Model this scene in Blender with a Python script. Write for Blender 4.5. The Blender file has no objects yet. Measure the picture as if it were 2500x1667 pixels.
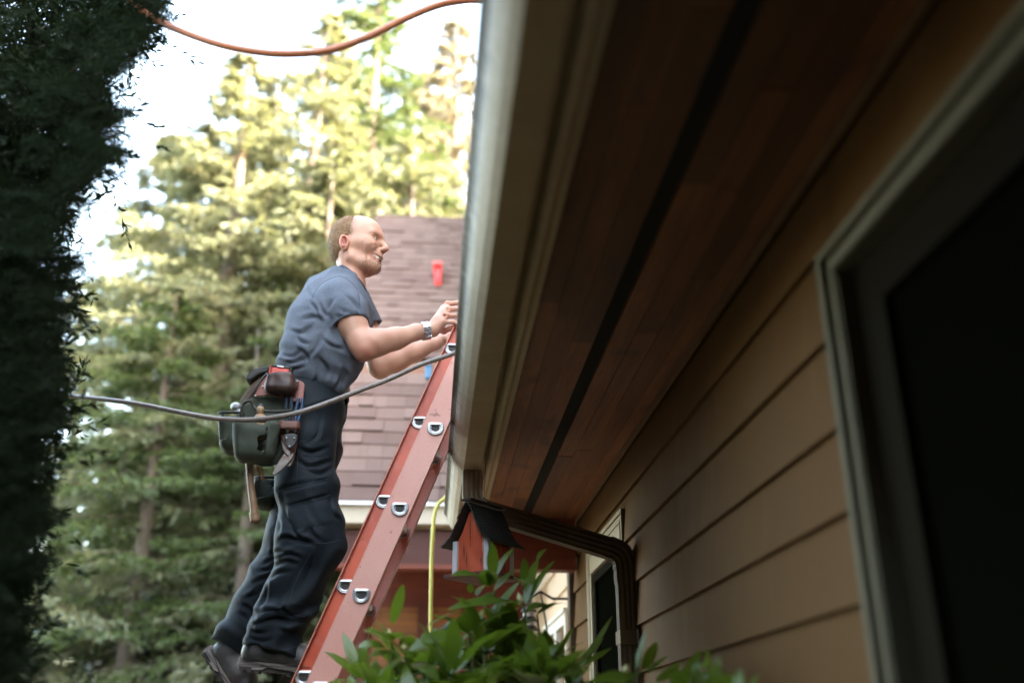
import bpy, bmesh, math, random
import numpy as np
from mathutils import Vector, Matrix, Euler, noise as mnoise
random.seed(7)
S = bpy.context.scene
R_ = math.radians
# ------------------------------------------------------------ camera (at the origin, ground 1.6 m below it)
FPX, CX, CY = 2326.0, 1250.0, 833.5
PITCH = math.atan(970/FPX); YAW = math.atan(204/math.hypot(FPX, 970))
cam_d = bpy.data.cameras.new('camera'); cam = bpy.data.objects.new('camera', cam_d)
S.collection.objects.link(cam); S.camera = cam
cam_d.sensor_width = 36.0; cam_d.lens = 36.0*FPX/2500.0
cam_d.clip_start = 0.05; cam_d.clip_end = 900
cam.rotation_euler = (math.pi/2+PITCH, 0, -YAW)
cam_d.dof.use_dof = True; cam_d.dof.focus_distance = 3.42; cam_d.dof.aperture_fstop = 1.15
# ------------------------------------------------------------ light
SUN_EL, SUN_AZ = 27.0, 112.0        # azimuth clockwise from +Y
W = bpy.data.worlds.new('World'); S.world = W; W.use_nodes = True
nt = W.node_tree; nt.nodes.clear()
o_ = nt.nodes.new('ShaderNodeOutputWorld'); bg = nt.nodes.new('ShaderNodeBackground'); sky = nt.nodes.new('ShaderNodeTexSky')
sky.sky_type = 'NISHITA'; sky.sun_disc = False
sky.sun_elevation = R_(SUN_EL); sky.sun_rotation = R_(SUN_AZ)
sky.air_density = 1.0; sky.dust_density = 4.0; sky.ozone_density = 1.0
bg.inputs['Strength'].default_value = 0.15
wb = nt.nodes.new('ShaderNodeMix'); wb.data_type = 'RGBA'; wb.blend_type = 'MULTIPLY'; wb.inputs[0].default_value = 1; wb.inputs[7].default_value = (1.12, 1.0, .80, 1)
nt.links.new(sky.outputs[0], wb.inputs[6]); nt.links.new(wb.outputs[2], bg.inputs[0]); nt.links.new(bg.outputs[0], o_.inputs[0])
sl = bpy.data.lights.new('sun', 'SUN'); so = bpy.data.objects.new('sun', sl); S.collection.objects.link(so)
sl.energy = 2.7; sl.angle = R_(0.5); sl.color = (1.0, 0.93, 0.82)
sd = Vector((math.sin(R_(SUN_AZ))*math.cos(R_(SUN_EL)), math.cos(R_(SUN_AZ))*math.cos(R_(SUN_EL)), math.sin(R_(SUN_EL))))
so.rotation_euler = (-sd).to_track_quat('-Z', 'Y').to_euler()
S.view_settings.view_transform = 'Standard'; S.view_settings.look = 'None'
S.view_settings.exposure = 4.65; S.view_settings.gamma = 1.0
GZ = -1.6
# ------------------------------------------------------------ photo point -> place at a known distance
_h = np.array([math.sin(YAW), math.cos(YAW), 0.0])
cF = _h*math.cos(PITCH)+np.array([0, 0, math.sin(PITCH)])
cR = np.array([math.cos(YAW), -math.sin(YAW), 0.0]); cU = np.cross(cR, cF)
def ray(u, v): return cF*FPX + cR*(u-CX) - cU*(v-CY)
def P(u, v, y): d = ray(u, v); return d*(y/d[1])
def Q(u, v, y): return P(u*1.0629, v*1.0631, y)
# ------------------------------------------------------------ materials
MATS = {}
def mat(name, col, rough=0.6, metal=0.0, spec=0.5, noise=None, bump=None, coat=0, subsurf=0, transl=None, aniso=None, streak=None):
    """noise=(scale, amount, colour2[, detail, stretch])   bump=(scale, strength, distance[, stretch])"""
    m = bpy.data.materials.new(name); m.use_nodes = True; t = m.node_tree; N = t.nodes; L = t.links
    b = N['Principled BSDF']; b.inputs['Roughness'].default_value = rough; b.inputs['Metallic'].default_value = metal
    b.inputs['Specular IOR Level'].default_value = spec
    b.inputs['Base Color'].default_value = (*col, 1)
    if coat: b.inputs['Coat Weight'].default_value = coat
    if subsurf:
        b.inputs['Subsurface Weight'].default_value = subsurf; b.inputs['Subsurface Radius'].default_value = (1, .35, .2)
        b.inputs['Subsurface Scale'].default_value = 0.008
    tc = N.new('ShaderNodeTexCoord')
    def nz(scale, detail=4, stretch=(1, 1, 1), loc=(0, 0, 0), d=0.0):
        mp = N.new('ShaderNodeMapping'); mp.inputs['Scale'].default_value = stretch; mp.inputs['Location'].default_value = loc
        L.new(tc.outputs['Object'], mp.inputs[0])
        n = N.new('ShaderNodeTexNoise'); n.inputs['Scale'].default_value = scale; n.inputs['Detail'].default_value = detail
        n.inputs['Distortion'].default_value = d
        L.new(mp.outputs[0], n.inputs['Vector']); return n
    cur = None
    def mixc(fac_out, c2, amount, lo=.35, hi=.65, cur=None):
        r = N.new('ShaderNodeMapRange'); r.inputs[1].default_value = lo; r.inputs[2].default_value = hi
        r.inputs[3].default_value = 0; r.inputs[4].default_value = amount; L.new(fac_out, r.inputs[0])
        mx = N.new('ShaderNodeMix'); mx.data_type = 'RGBA'; L.new(r.outputs[0], mx.inputs[0])
        if cur is None: mx.inputs[6].default_value = (*col, 1)
        else: L.new(cur, mx.inputs[6])
        mx.inputs[7].default_value = (*c2, 1); return mx.outputs[2]
    if noise:
        lst = noise if isinstance(noise, list) else [noise]
        for k, q in enumerate(lst):
            sc, am, c2 = q[:3]; det = q[3] if len(q) > 3 else 4; st = q[4] if len(q) > 4 else (1, 1, 1)
            lo, hi = (q[5] if len(q) > 5 else (.35, .65))
            n = nz(sc, det, st, (k*3.7, k*1.3, 0), .3); cur = mixc(n.outputs[0], c2, am, lo, hi, cur)
        L.new(cur, b.inputs['Base Color'])
    if bump:
        sc, stn, dist = bump[:3]; st = bump[3] if len(bump) > 3 else (1, 1, 1)
        n = nz(sc, 5, st, (9, 2, 1)); bp = N.new('ShaderNodeBump'); bp.inputs['Strength'].default_value = stn
        bp.inputs['Distance'].default_value = dist; L.new(n.outputs[0], bp.inputs['Height']); L.new(bp.outputs[0], b.inputs['Normal'])
    if transl:
        tr = N.new('ShaderNodeBsdfTranslucent'); tr.inputs[0].default_value = (*transl[0], 1)
        ms = N.new('ShaderNodeMixShader'); ms.inputs[0].default_value = transl[1]
        L.new(b.outputs[0], ms.inputs[1]); L.new(tr.outputs[0], ms.inputs[2]); L.new(ms.outputs[0], N['Material Output'].inputs[0])
    MATS[name] = m; return m
# ------------------------------------------------------------ objects
C = S.collection
def tag(o, label=None, cat=None, group=None, kind=None):
    if label: o['label'] = label
    if cat: o['category'] = cat
    if group: o['group'] = group
    if kind: o['kind'] = kind
    return o
def thing(name, label, cat, loc=(0, 0, 0), group=None):
    o = bpy.data.objects.new(name, None); C.objects.link(o); o.location = loc; o.empty_display_size = .1
    tag(o, label, cat, group); return o
def link(name, me, m=None, parent=None, smooth=False):
    if m is not None and not me.materials:
        for q in (m if isinstance(m, (list, tuple)) else [m]): me.materials.append(q)
    if smooth and len(me.polygons): me.polygons.foreach_set('use_smooth', [True]*len(me.polygons))
    o = bpy.data.objects.new(name, me); C.objects.link(o)
    if parent is not None:
        o.parent = parent; bpy.context.view_layer.update() if False else None
        o.matrix_parent_inverse = Matrix.Translation(-Vector(parent.location)) if tuple(parent.location) != (0, 0, 0) else Matrix.Identity(4)
    return o
def V3(p): return Vector((float(p[0]), float(p[1]), float(p[2])))
class MB:
    """collects faces; .build() links ONE mesh object"""
    def __init__(s): s.v = []; s.f = []; s.mi = []; s.cur = 0
    def add(s, vs, fs):
        b = len(s.v); s.v += [tuple(float(c) for c in p) for p in vs]; s.f += [tuple(b+i for i in f) for f in fs]; s.mi += [s.cur]*len(fs); return s
    def box(s, a, b, M=None):
        (x0, y0, z0), (x1, y1, z1) = a, b
        vs = [Vector(p) for p in ((x0,y0,z0),(x1,y0,z0),(x1,y1,z0),(x0,y1,z0),(x0,y0,z1),(x1,y0,z1),(x1,y1,z1),(x0,y1,z1))]
        if M is not None: vs = [M @ p for p in vs]
        return s.add(vs, [(0,3,2,1),(4,5,6,7),(0,1,5,4),(1,2,6,5),(2,3,7,6),(3,0,4,7)])
    def quad(s, *p): return s.add(p, [tuple(range(len(p)))])
    def prism(s, prof, d0, d1, f):
        """profile 2-D points; f(a,b,t) -> 3-D"""
        n = len(prof); vs = [f(a, b, d0) for a, b in prof]+[f(a, b, d1) for a, b in prof]
        fs = [(i, (i+1) % n, n+(i+1) % n, n+i) for i in range(n)]+[tuple(range(n-1, -1, -1)), tuple(range(n, 2*n))]
        return s.add(vs, fs)
    def sweep(s, pts, prof, up=(0, 0, 1), closed=False, caps=True):
        """sweep a closed 2-D profile along a path; prof may be a list of profiles"""
        pts = [V3(p) for p in pts]; n = len(pts); multi = isinstance(prof[0][0], (list, tuple)); m = len(prof[0]) if multi else len(prof)
        up = Vector(up); vs = []
        t0 = None; nrm = None
        for i in range(n):
            if closed: t = pts[(i+1) % n]-pts[i-1]
            else: t = pts[min(i+1, n-1)]-pts[max(i-1, 0)]
            t.normalize()
            if nrm is None:
                nrm = up-t*up.dot(t)
                if nrm.length < 1e-3: nrm = Vector((1, 0, 0))-t*t.x
                nrm.normalize()
            else:
                q = t0.rotation_difference(t); nrm = q @ nrm; nrm = (nrm-t*nrm.dot(t)).normalized()
            t0 = t; bi = t.cross(nrm)
            for a, b in (prof[i] if multi else prof): vs.append(pts[i]+bi*a+nrm*b)
        fs = []
        for i in range(n if closed else n-1):
            j = (i+1) % n
            for k in range(m): fs.append((i*m+k, i*m+(k+1) % m, j*m+(k+1) % m, j*m+k))
        if caps and not closed: fs += [tuple(range(m-1, -1, -1)), tuple((n-1)*m+k for k in range(m))]
        return s.add(vs, fs)
    def tube(s, pts, r, seg=10, closed=False):
        n = len(pts); rr = r if isinstance(r, (list, tuple)) else [r]*n
        prof = [[(q*math.cos(2*math.pi*k/seg), q*math.sin(2*math.pi*k/seg)) for k in range(seg)] for q in rr]
        return s.sweep(pts, prof, closed=closed)
    def build(s, name, m=None, parent=None, smooth=False, bevel=0, seg=2):
        me = bpy.data.meshes.new(name); me.from_pydata(s.v, [], s.f); me.update()
        if any(s.mi): me.polygons.foreach_set('material_index', s.mi)
        bm = bmesh.new(); bm.from_mesh(me); bmesh.ops.recalc_face_normals(bm, faces=bm.faces)
        if bevel: 
            bmesh.ops.remove_doubles(bm, verts=bm.verts, dist=1e-5)
            bmesh.ops.bevel(bm, geom=[e for e in bm.edges if len(e.link_faces) == 2 and e.calc_face_angle(0) > .5], offset=bevel, segments=seg, profile=.5, affect='EDGES')
        bm.to_mesh(me); bm.free()
        o = link(name, me, m, parent, smooth)
        if bevel and not smooth: pass
        return o
def catmull(pts, n=8):
    pts = [np.array(p, float) for p in pts]; out = []
    for i in range(len(pts)-1):
        p0 = pts[max(i-1, 0)]; p1 = pts[i]; p2 = pts[i+1]; p3 = pts[min(i+2, len(pts)-1)]
        for k in range(n):
            t = k/n; out.append(.5*((2*p1)+(-p0+p2)*t+(2*p0-5*p1+4*p2-p3)*t*t+(-p0+3*p1-3*p2+p3)*t**3))
    out.append(pts[-1]); return out
def copy_tree(o, parent=None):
    c = o.copy(); C.objects.link(c)
    if parent is not None: c.parent = parent
    for ch in list(o.children): copy_tree(ch, c)
    return c
# ------------------------------------------------------------ signed-distance modelling (rounded, joined forms) -> one mesh
def vnoise(p, seed=0):
    i = np.floor(p).astype(np.int64); f = p-i; f = f*f*(3-2*f); out = 0
    def h(a, b, c):
        n = (a*73856093 ^ b*19349663 ^ c*83492791 ^ (seed*2654435)) & 0x7fffffff
        n = (n ^ (n >> 13))*1274126177 & 0x7fffffff
        return ((n ^ (n >> 16)) & 0xffff)/32767.5-1
    for dx in (0, 1):
        for dy in (0, 1):
            for dz in (0, 1):
                w = (f[..., 0] if dx else 1-f[..., 0])*(f[..., 1] if dy else 1-f[..., 1])*(f[..., 2] if dz else 1-f[..., 2])
                out = out+w*h(i[..., 0]+dx, i[..., 1]+dy, i[..., 2]+dz)
    return out
class SDF:
    def __init__(s): s.ops = []
    def cone(s, a, b, ra, rb=None, k=.02, sub=False, inter=False):
        a = np.array(a, float); b = np.array(b, float); rb = ra if rb is None else rb
        lo = np.minimum(a-ra, b-rb); hi = np.maximum(a+ra, b+rb)
        def fn(p):
            ab = b-a; L2 = ab.dot(ab)+1e-12; t = np.clip(((p-a) @ ab)/L2, 0, 1)
            return np.linalg.norm(p-a-t[..., None]*ab, axis=-1)-(ra+(rb-ra)*t)
        s.ops.append((fn, lo, hi, k, 'sub' if sub else 'add')); return s
    def chain(s, pts, rs, k=.02, sub=False):
        for i in range(len(pts)-1): s.cone(pts[i], pts[i+1], rs[i], rs[i+1], k, sub)
        return s
    def ell(s, c, r, M=None, k=.02, sub=False):
        c = np.array(c, float); r = np.array(r, float); A = np.eye(3) if M is None else np.array(M, float)   # rows = local axes
        ext = np.sqrt(((A*r[:, None])**2).sum(0)); lo, hi = c-ext, c+ext
        def fn(p):
            q = (p-c) @ A.T; k0 = np.linalg.norm(q/r, axis=-1); k1 = np.linalg.norm(q/(r*r), axis=-1)+1e-9
            return k0*(k0-1)/k1
        s.ops.append((fn, lo, hi, k, 'sub' if sub else 'add')); return s
    def rbox(s, c, h, rad=.005, M=None, k=.01, sub=False, inter=False):
        c = np.array(c, float); h = np.array(h, float); A = np.eye(3) if M is None else np.array(M, float)
        ext = (np.abs(A)*h[:, None]).sum(0); lo, hi = c-ext, c+ext
        def fn(p):
            q = np.abs((p-c) @ A.T)-h+rad
            return np.linalg.norm(np.maximum(q, 0), axis=-1)+np.minimum(q.max(-1), 0)-rad
        s.ops.append((fn, lo, hi, k, 'int' if inter else ('sub' if sub else 'add'))); return s
    def plane(s, p0, n, k=.01):
        """cut away everything on the side the normal points to"""
        p0 = np.array(p0, float); n = np.array(n, float); n /= np.linalg.norm(n)
        s.ops.append((lambda p: (p-p0) @ n, None, None, k, 'int')); return s
    def disp(s, f): s.ops.append((f, None, None, 0, 'disp')); return s
    def mesh(s, h, name='m', T=None, smooth=1, keep=None):
        adds = [o for o in s.ops if o[4] == 'add']
        lo = np.min([o[1] for o in adds], 0)-4*h-.03; hi = np.max([o[2] for o in adds], 0)+4*h+.03
        n = np.ceil((hi-lo)/h).astype(int)+1
        ax = [lo[i]+h*np.arange(n[i]) for i in range(3)]
        D = np.full(n, 10*h+.2, np.float64)
        for fn, a, b, k, kind in s.ops:
            if a is None: sl_ = [slice(0, n[i]) for i in range(3)]
            else:
                mg = 3*h+(max(k, 0)+.012 if kind != 'sub' else k+2*h)
                i0 = np.maximum(np.floor((a-mg-lo)/h).astype(int), 0); i1 = np.minimum(np.ceil((b+mg-lo)/h).astype(int)+1, n)
                if (i1 <= i0).any(): continue
                sl_ = [slice(i0[i], i1[i]) for i in range(3)]
            sl_ = tuple(sl_); cur = D[sl_]
            if a is None:
                msk = np.abs(cur) < .03+6*h if kind == 'disp' else cur < 6*h+.03
                if not msk.any(): continue
                idx = np.nonzero(msk); pts = np.stack([ax[i][idx[i]] for i in range(3)], -1); d = fn(pts)
                c2 = cur[msk]
                cur[msk] = c2+d if kind == 'disp' else np.maximum(c2, d)
                continue
            g = np.stack(np.meshgrid(*[ax[i][sl_[i]] for i in range(3)], indexing='ij'), -1); d = fn(g)
            if kind == 'add':
                hh = np.clip(.5+.5*(cur-d)/k, 0, 1) if k > 0 else (cur > d)*1.0
                D[sl_] = cur*(1-hh)+d*hh-(k*hh*(1-hh) if k > 0 else 0)
            elif kind == 'sub':
                d = -d; hh = np.clip(.5-.5*(cur-d)/k, 0, 1) if k > 0 else (cur < d)*1.0
                D[sl_] = cur*(1-hh)+d*hh+(k*hh*(1-hh) if k > 0 else 0)
        # surface nets
        I = D < 0; nx, ny, nz = D.shape
        acc = np.zeros((nx-1, ny-1, nz-1, 3)); cnt = np.zeros((nx-1, ny-1, nz-1))
        offs = [(0,0,0),(1,0,0),(0,1,0),(1,1,0),(0,0,1),(1,0,1),(0,1,1),(1,1,1)]
        edges = [(0,1),(2,3),(4,5),(6,7),(0,2),(1,3),(4,6),(5,7),(0,4),(1,5),(2,6),(3,7)]
        def sub(A, o): return A[o[0]:nx-1+o[0], o[1]:ny-1+o[1], o[2]:nz-1+o[2]]
        tot = sum(sub(I, o).astype(np.int8) for o in offs); act = (tot > 0) & (tot < 8)
        ci = np.nonzero(act); ca = np.stack(ci, -1); pos = np.zeros((len(ca), 3)); cn = np.zeros(len(ca))
        for a, b in edges:
            oa, ob = np.array(offs[a]), np.array(offs[b])
            da = D[tuple((ca+oa).T)]; db = D[tuple((ca+ob).T)]; m_ = (da < 0) != (db < 0)
            t = np.where(m_, da/(da-db+1e-15), 0)[:, None]
            pos += np.where(m_[:, None], oa+(ob-oa)*t, 0); cn += m_
        pos = (ca+pos/np.maximum(cn, 1)[:, None])*h+lo
        idm = -np.ones(act.shape, np.int64); idm[ci] = np.arange(len(ca)); F_ = []
        for axn in range(3):
            s0 = [slice(1, -1)]*3; s0[axn] = slice(0, -1); s1 = [slice(1, -1)]*3; s1[axn] = slice(1, None)
            A = I[tuple(s0)]; B = I[tuple(s1)]; ch = np.nonzero(A != B)
            base = np.stack(ch, -1)+1; base[:, axn] -= 1
            u_ = (axn+1) % 3; w_ = (axn+2) % 3; eu = np.eye(3, dtype=int)[u_]; ew = np.eye(3, dtype=int)[w_]
            q = [idm[tuple((base-eu*i-ew*j).T)] for i, j in ((1, 1), (0, 1), (0, 0), (1, 0))]
            q = np.stack(q, -1); fl = ~A[ch]; q[fl] = q[fl][:, ::-1]; F_.append(q[(q >= 0).all(1)])
        F_ = np.concatenate(F_)
        for _ in range(smooth):
            sm = np.zeros_like(pos); c_ = np.zeros(len(pos))
            for i in range(4):
                np.add.at(sm, F_[:, i], pos[F_[:, (i+1) % 4]]+pos[F_[:, (i-1) % 4]]); np.add.at(c_, F_[:, i], 2)
            pos = pos*.4+.6*sm/np.maximum(c_, 1)[:, None]
        if T is not None: pos = T(pos)
        if keep is not None: 
            pass
        me = bpy.data.meshes.new(name); me.vertices.add(len(pos)); me.vertices.foreach_set('co', pos.ravel())
        me.loops.add(F_.size); me.loops.foreach_set('vertex_index', F_.ravel())
        me.polygons.add(len(F_)); me.polygons.foreach_set('loop_start', np.arange(0, F_.size, 4)); me.polygons.foreach_set('loop_total', np.full(len(F_), 4))
        me.update(calc_edges=True); me.validate(); return me
# ============================================================ materials
paint_trim = mat('trim_paint', (.50, .39, .25), .55, spec=.25, noise=[(6, .5, (.34, .25, .15), 5, (1, .3, 1)), (40, .25, (.24, .18, .11))], bump=(120, .15, .002, (1, .1, 1)))
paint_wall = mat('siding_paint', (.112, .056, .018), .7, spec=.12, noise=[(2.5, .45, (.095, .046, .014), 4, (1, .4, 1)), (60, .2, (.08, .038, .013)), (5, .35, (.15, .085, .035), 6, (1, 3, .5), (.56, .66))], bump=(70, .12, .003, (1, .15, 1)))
paint_case = mat('casing_paint', (.052, .043, .023), .6, spec=.2, noise=(8, .35, (.028, .023, .013)))
dark_glass = mat('dark_screen', (.0025, .0025, .0015), 1.0, spec=0.0)
ground_m = mat('ground_soil', (.05, .04, .022), .95, noise=[(.6, .8, (.025, .04, .015)), (9, .5, (.065, .055, .035))], bump=(20, .5, .03))
metal_g = mat('galvanised', (.62, .64, .66), .28, metal=.9, noise=(30, .4, (.45, .46, .48)))

# ============================================================ ground
g = MB(); n = 40
for i in range(n):
    for j in range(n):
        pass
vs = []; fs = []
xs = [-300+600*i/60 for i in range(61)]; ys = [-300+600*i/60 for i in range(61)]
for y in ys:
    for x in xs:
        d = max(0, math.hypot(x, y)-10); vs.append((x, y, GZ-min(d, 60)*.10+ .5*mnoise.noise(Vector((x*.05, y*.05, 0)))*min(d/10, 1)))
for j in range(60):
    for i in range(60): fs.append((j*61+i, j*61+i+1, (j+1)*61+i+1, (j+1)*61+i))
g.add(vs, fs); tag(g.build('ground', ground_m, smooth=True), kind='structure')

m = MB(); 
for j in range(9):
    for i in range(5): m.box((-2.05+i*.55, 3.2+j*.55, GZ+.002), (-2.05+i*.55+.54, 3.2+j*.55+.54, GZ+.05))
tag(m.build('bounce_patio', mat('bounce_paving', (.42, .29, .17), .8, noise=(3, .4, (.34, .23, .13))), bevel=0), kind='structure')  # unseen paving added to bounce warm light up to soffit and lower wall
# ============================================================ the near house: siding, soffit, fascia, windows
WX = .70; SOF = 1.0; YN = -4.0; YE = 4.62
house = thing('house', 'beige lap sided house with brown wood soffit filling the right of the photo', 'house', (WX, 1, GZ))
zl = []; z = .995; 
lines = [.829, .664, .5005, .355, .2036]
step = .157
while lines[-1] > GZ: lines.append(lines[-1]-step)
m = MB()   # lap siding: each board leans out to a 12 mm butt over the one below
def siding(m, y0, y1, z0, z1, x=WX, laps=None, gap=None):
    ls = [l for l in laps if z0 < l < z1]; top = z1
    for l in ls+[z0]:
        m.quad((x+.004, y0, top+.004), (x+.004, y1, top+.004), (x-.010, y1, l), (x-.010, y0, l))
        m.quad((x-.010, y0, l), (x-.010, y1, l), (x+.004, y1, l+.0005), (x+.004, y0, l+.0005)); top = l
W1 = (-.2, 1.458, -.45, .788); W2 = (3.46, 4.30, -.55, .69)
siding(m, W1[1]-.02, W2[0]+.02, GZ, .998, laps=lines)
siding(m, YN, W1[0]+.02, GZ, .998, laps=lines)
siding(m, W1[0], W1[1], W1[3]-.01, .998, laps=lines); siding(m, W1[0], W1[1], GZ, W1[2]+.02, laps=lines)
siding(m, W2[0], W2[1], W2[3]+.05, .998, laps=lines); siding(m, W2[0], W2[1], GZ, W2[2]+.02, laps=lines)
siding(m, W2[1]-.02, 4.86, GZ, .998, laps=lines)
m.box((WX+.01, YN, GZ), (WX+.02, W1[0], 1)); m.box((WX+.01, W1[1], GZ), (WX+.02, W2[0], 1)); m.box((WX+.01, W2[1], GZ), (WX+.02, 4.86, 1))
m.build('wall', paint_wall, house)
mm = MB(); mm.box((WX+.05, YN, GZ), (6.5, 4.84, 4.2)); mm.build('house_core', mat('dark_interior', (.03, .025, .02), .9), house)
# frieze strip at the wall top
m = MB(); m.box((WX-.018, YN, .972), (WX-.011, YE, .9985)); m.build('frieze_strip', mat('frieze_paint', (.12, .06, .026), .4, noise=(20, .5, (.2, .12, .06))), house)

# added to darken the near wall: ell by patio and shed at left, unseen
m = MB(); m.box((-2.6, -3.4, GZ), (WX-.02, -1.5, 1.9)); m.build('shade_ell', paint_wall, house)
blocker = thing('shade_shed', 'added dark stained shed left of the camera, outside the photo', 'blocker', (-2.3, -.2, GZ)); dstain = mat('dark_stain', (.035, .022, .014), .8, noise=(6, .5, (.02, .013, .009)))
m = MB()
for i in range(22): m.box((-1.452, -1.45+i*.12, GZ), (-1.43, -1.45+i*.12+.112, 2.2))
m.box((-3.2, -1.45, GZ), (-1.455, 1.19, 2.2)); m.build('wall', dstain, blocker)
m = MB(); m.prism([(-3.4, 2.2), (-1.25, 2.2), (-2.3, 2.9)], -1.48, 1.25, lambda a, b, t: (a, t, b)); m.build('roof', mat('shed_felt', (.03, .03, .03), .9), blocker)
# wood soffit: planks running along the eave, ragged butt joints
wood = []
for k, (c1, c2) in enumerate([((.19,.062,.014),(.095,.028,.006)), ((.25,.085,.020),(.12,.036,.008)), ((.13,.044,.010),(.07,.022,.005))]):
    wood.append(mat('soffit_wood_%s' % 'abc'[k], c1, .62, noise=[(3.5, .8, c2, 8, (9, .7, 1)), (30, .5, (c2[0]*.4, c2[1]*.4, c2[2]*.4), 6, (6, .3, 1), (.52, .7)), (7, .6, (.03, .012, .006), 3, (1, .6, 1), (.6, .72))], bump=(60, .5, .004, (5, .15, 1))))
xs_ = [.234, .2935, .3555, .4165]; xs2 = [.460, .519, .580, .640, .703]
m = MB(); rr = random.Random(3)
for seq in (xs_, xs2):
    for i in range(len(seq)-1):
        y = YN
        while y < YE:
            L = rr.uniform(.9, 2.4); y2 = min(y+L, YE); m.cur = rr.randrange(3); dz = rr.uniform(0, .0022)
            m.box((seq[i]+.0006, y+.0009, SOF+dz), (seq[i+1]-.0006, y2-.0009, SOF+.018)); y = y2
m.build('soffit', wood, house)
m = MB(); m.box((.4167, YN, SOF+.011), (.4598, YE, SOF+.019))
for i in range(int((YE-YN)/.012)):
    y = YN+i*.012; m.box((.4185, y, SOF+.0085), (.458, y+.005, SOF+.0108))
m.build('vent_strip', mat('vent_screen', (.022, .018, .012), .8), house)
# fascia board with its bead
m = MB(); prof = [(.183, .962), (.186, .958)]+[(.203+.014*math.cos(t), .966-.014*math.sin(t)) for t in [math.pi-.2-i*(math.pi-.4)/6 for i in range(7)]][::1]
prof = [(.172, 1.075), (.172, .985), (.184, .978), (.188, .968), (.196, .960), (.206, .957), (.214, .962), (.218, .975), (.2335, .975), (.2335, 1.02), (.22, 1.075)]
m.prism(prof, YN, YE, lambda a, b, t: (a, t, b)); m.build('fascia', paint_trim, house)
# gutter: K profile, front leaning out to a rolled lip; real trough thickness, end cap
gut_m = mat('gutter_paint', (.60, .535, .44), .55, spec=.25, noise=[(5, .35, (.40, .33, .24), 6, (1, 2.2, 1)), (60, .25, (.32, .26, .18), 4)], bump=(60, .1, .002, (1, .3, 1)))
def gutter_dirt_and_light(m_):  # dirt towards the lip; pale lower face paints in skylight; underside tinted darker tan
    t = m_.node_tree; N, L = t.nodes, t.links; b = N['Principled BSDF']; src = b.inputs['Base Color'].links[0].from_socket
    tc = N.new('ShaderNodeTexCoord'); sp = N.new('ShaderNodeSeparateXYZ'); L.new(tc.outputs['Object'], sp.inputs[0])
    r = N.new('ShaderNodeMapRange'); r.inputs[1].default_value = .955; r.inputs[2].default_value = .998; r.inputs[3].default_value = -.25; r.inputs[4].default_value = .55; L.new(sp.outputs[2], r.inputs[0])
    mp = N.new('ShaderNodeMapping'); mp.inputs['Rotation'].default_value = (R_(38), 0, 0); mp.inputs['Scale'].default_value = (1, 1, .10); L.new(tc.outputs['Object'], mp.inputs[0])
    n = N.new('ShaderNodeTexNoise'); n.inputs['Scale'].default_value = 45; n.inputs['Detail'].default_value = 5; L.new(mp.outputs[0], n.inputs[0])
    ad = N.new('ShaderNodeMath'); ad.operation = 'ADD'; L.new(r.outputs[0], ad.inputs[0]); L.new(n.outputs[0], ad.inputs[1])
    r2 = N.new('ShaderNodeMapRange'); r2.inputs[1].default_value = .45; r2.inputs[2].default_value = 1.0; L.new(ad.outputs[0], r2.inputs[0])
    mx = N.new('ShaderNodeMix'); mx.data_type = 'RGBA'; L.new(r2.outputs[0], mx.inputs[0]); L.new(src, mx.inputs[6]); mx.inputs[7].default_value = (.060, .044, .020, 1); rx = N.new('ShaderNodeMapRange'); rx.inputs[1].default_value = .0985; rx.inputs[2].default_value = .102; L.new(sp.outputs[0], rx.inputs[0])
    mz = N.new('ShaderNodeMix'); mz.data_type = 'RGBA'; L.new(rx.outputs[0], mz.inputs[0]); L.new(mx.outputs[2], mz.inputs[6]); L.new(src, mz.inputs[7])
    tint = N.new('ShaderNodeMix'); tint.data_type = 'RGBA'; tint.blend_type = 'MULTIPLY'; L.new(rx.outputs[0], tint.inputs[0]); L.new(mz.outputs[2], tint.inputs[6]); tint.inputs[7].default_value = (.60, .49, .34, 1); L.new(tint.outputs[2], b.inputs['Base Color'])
gutter_dirt_and_light(gut_m)
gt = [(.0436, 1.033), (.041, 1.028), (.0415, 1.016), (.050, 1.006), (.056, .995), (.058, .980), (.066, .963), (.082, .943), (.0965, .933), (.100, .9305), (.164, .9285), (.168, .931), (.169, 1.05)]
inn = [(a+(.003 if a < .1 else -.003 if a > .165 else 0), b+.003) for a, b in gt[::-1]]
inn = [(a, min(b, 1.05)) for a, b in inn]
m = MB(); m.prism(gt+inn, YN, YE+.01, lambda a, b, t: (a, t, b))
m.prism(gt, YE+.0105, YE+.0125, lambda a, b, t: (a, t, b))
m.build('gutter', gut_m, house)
# roof of the near house: shingled slope rising to the right, drip edge
shin = mat('near_shingle', (.12, .08, .07), .9, noise=(60, .6, (.06, .04, .035)), bump=(200, .4, .003))
m = MB(); sl_ = math.radians(30)
x = .115
for i in range(48):
    x0 = .115+i*.125; z0 = 1.082+(x0-.115)*math.tan(sl_); x1 = x0+.135; z1 = 1.082+(x1-.115)*math.tan(sl_)
    m.add([(x0, YN, z0), (x0, 5.0, z0), (x1, 5.0, z1-.004), (x1, YN, z1-.004), (x0, YN, z0+.012), (x0, 5.0, z0+.012), (x1, 5.0, z1+.004), (x1, YN, z1+.004)],
          [(0,3,2,1),(4,5,6,7),(0,1,5,4),(1,2,6,5),(2,3,7,6),(3,0,4,7)])
m.build('roof', shin, house)

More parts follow.
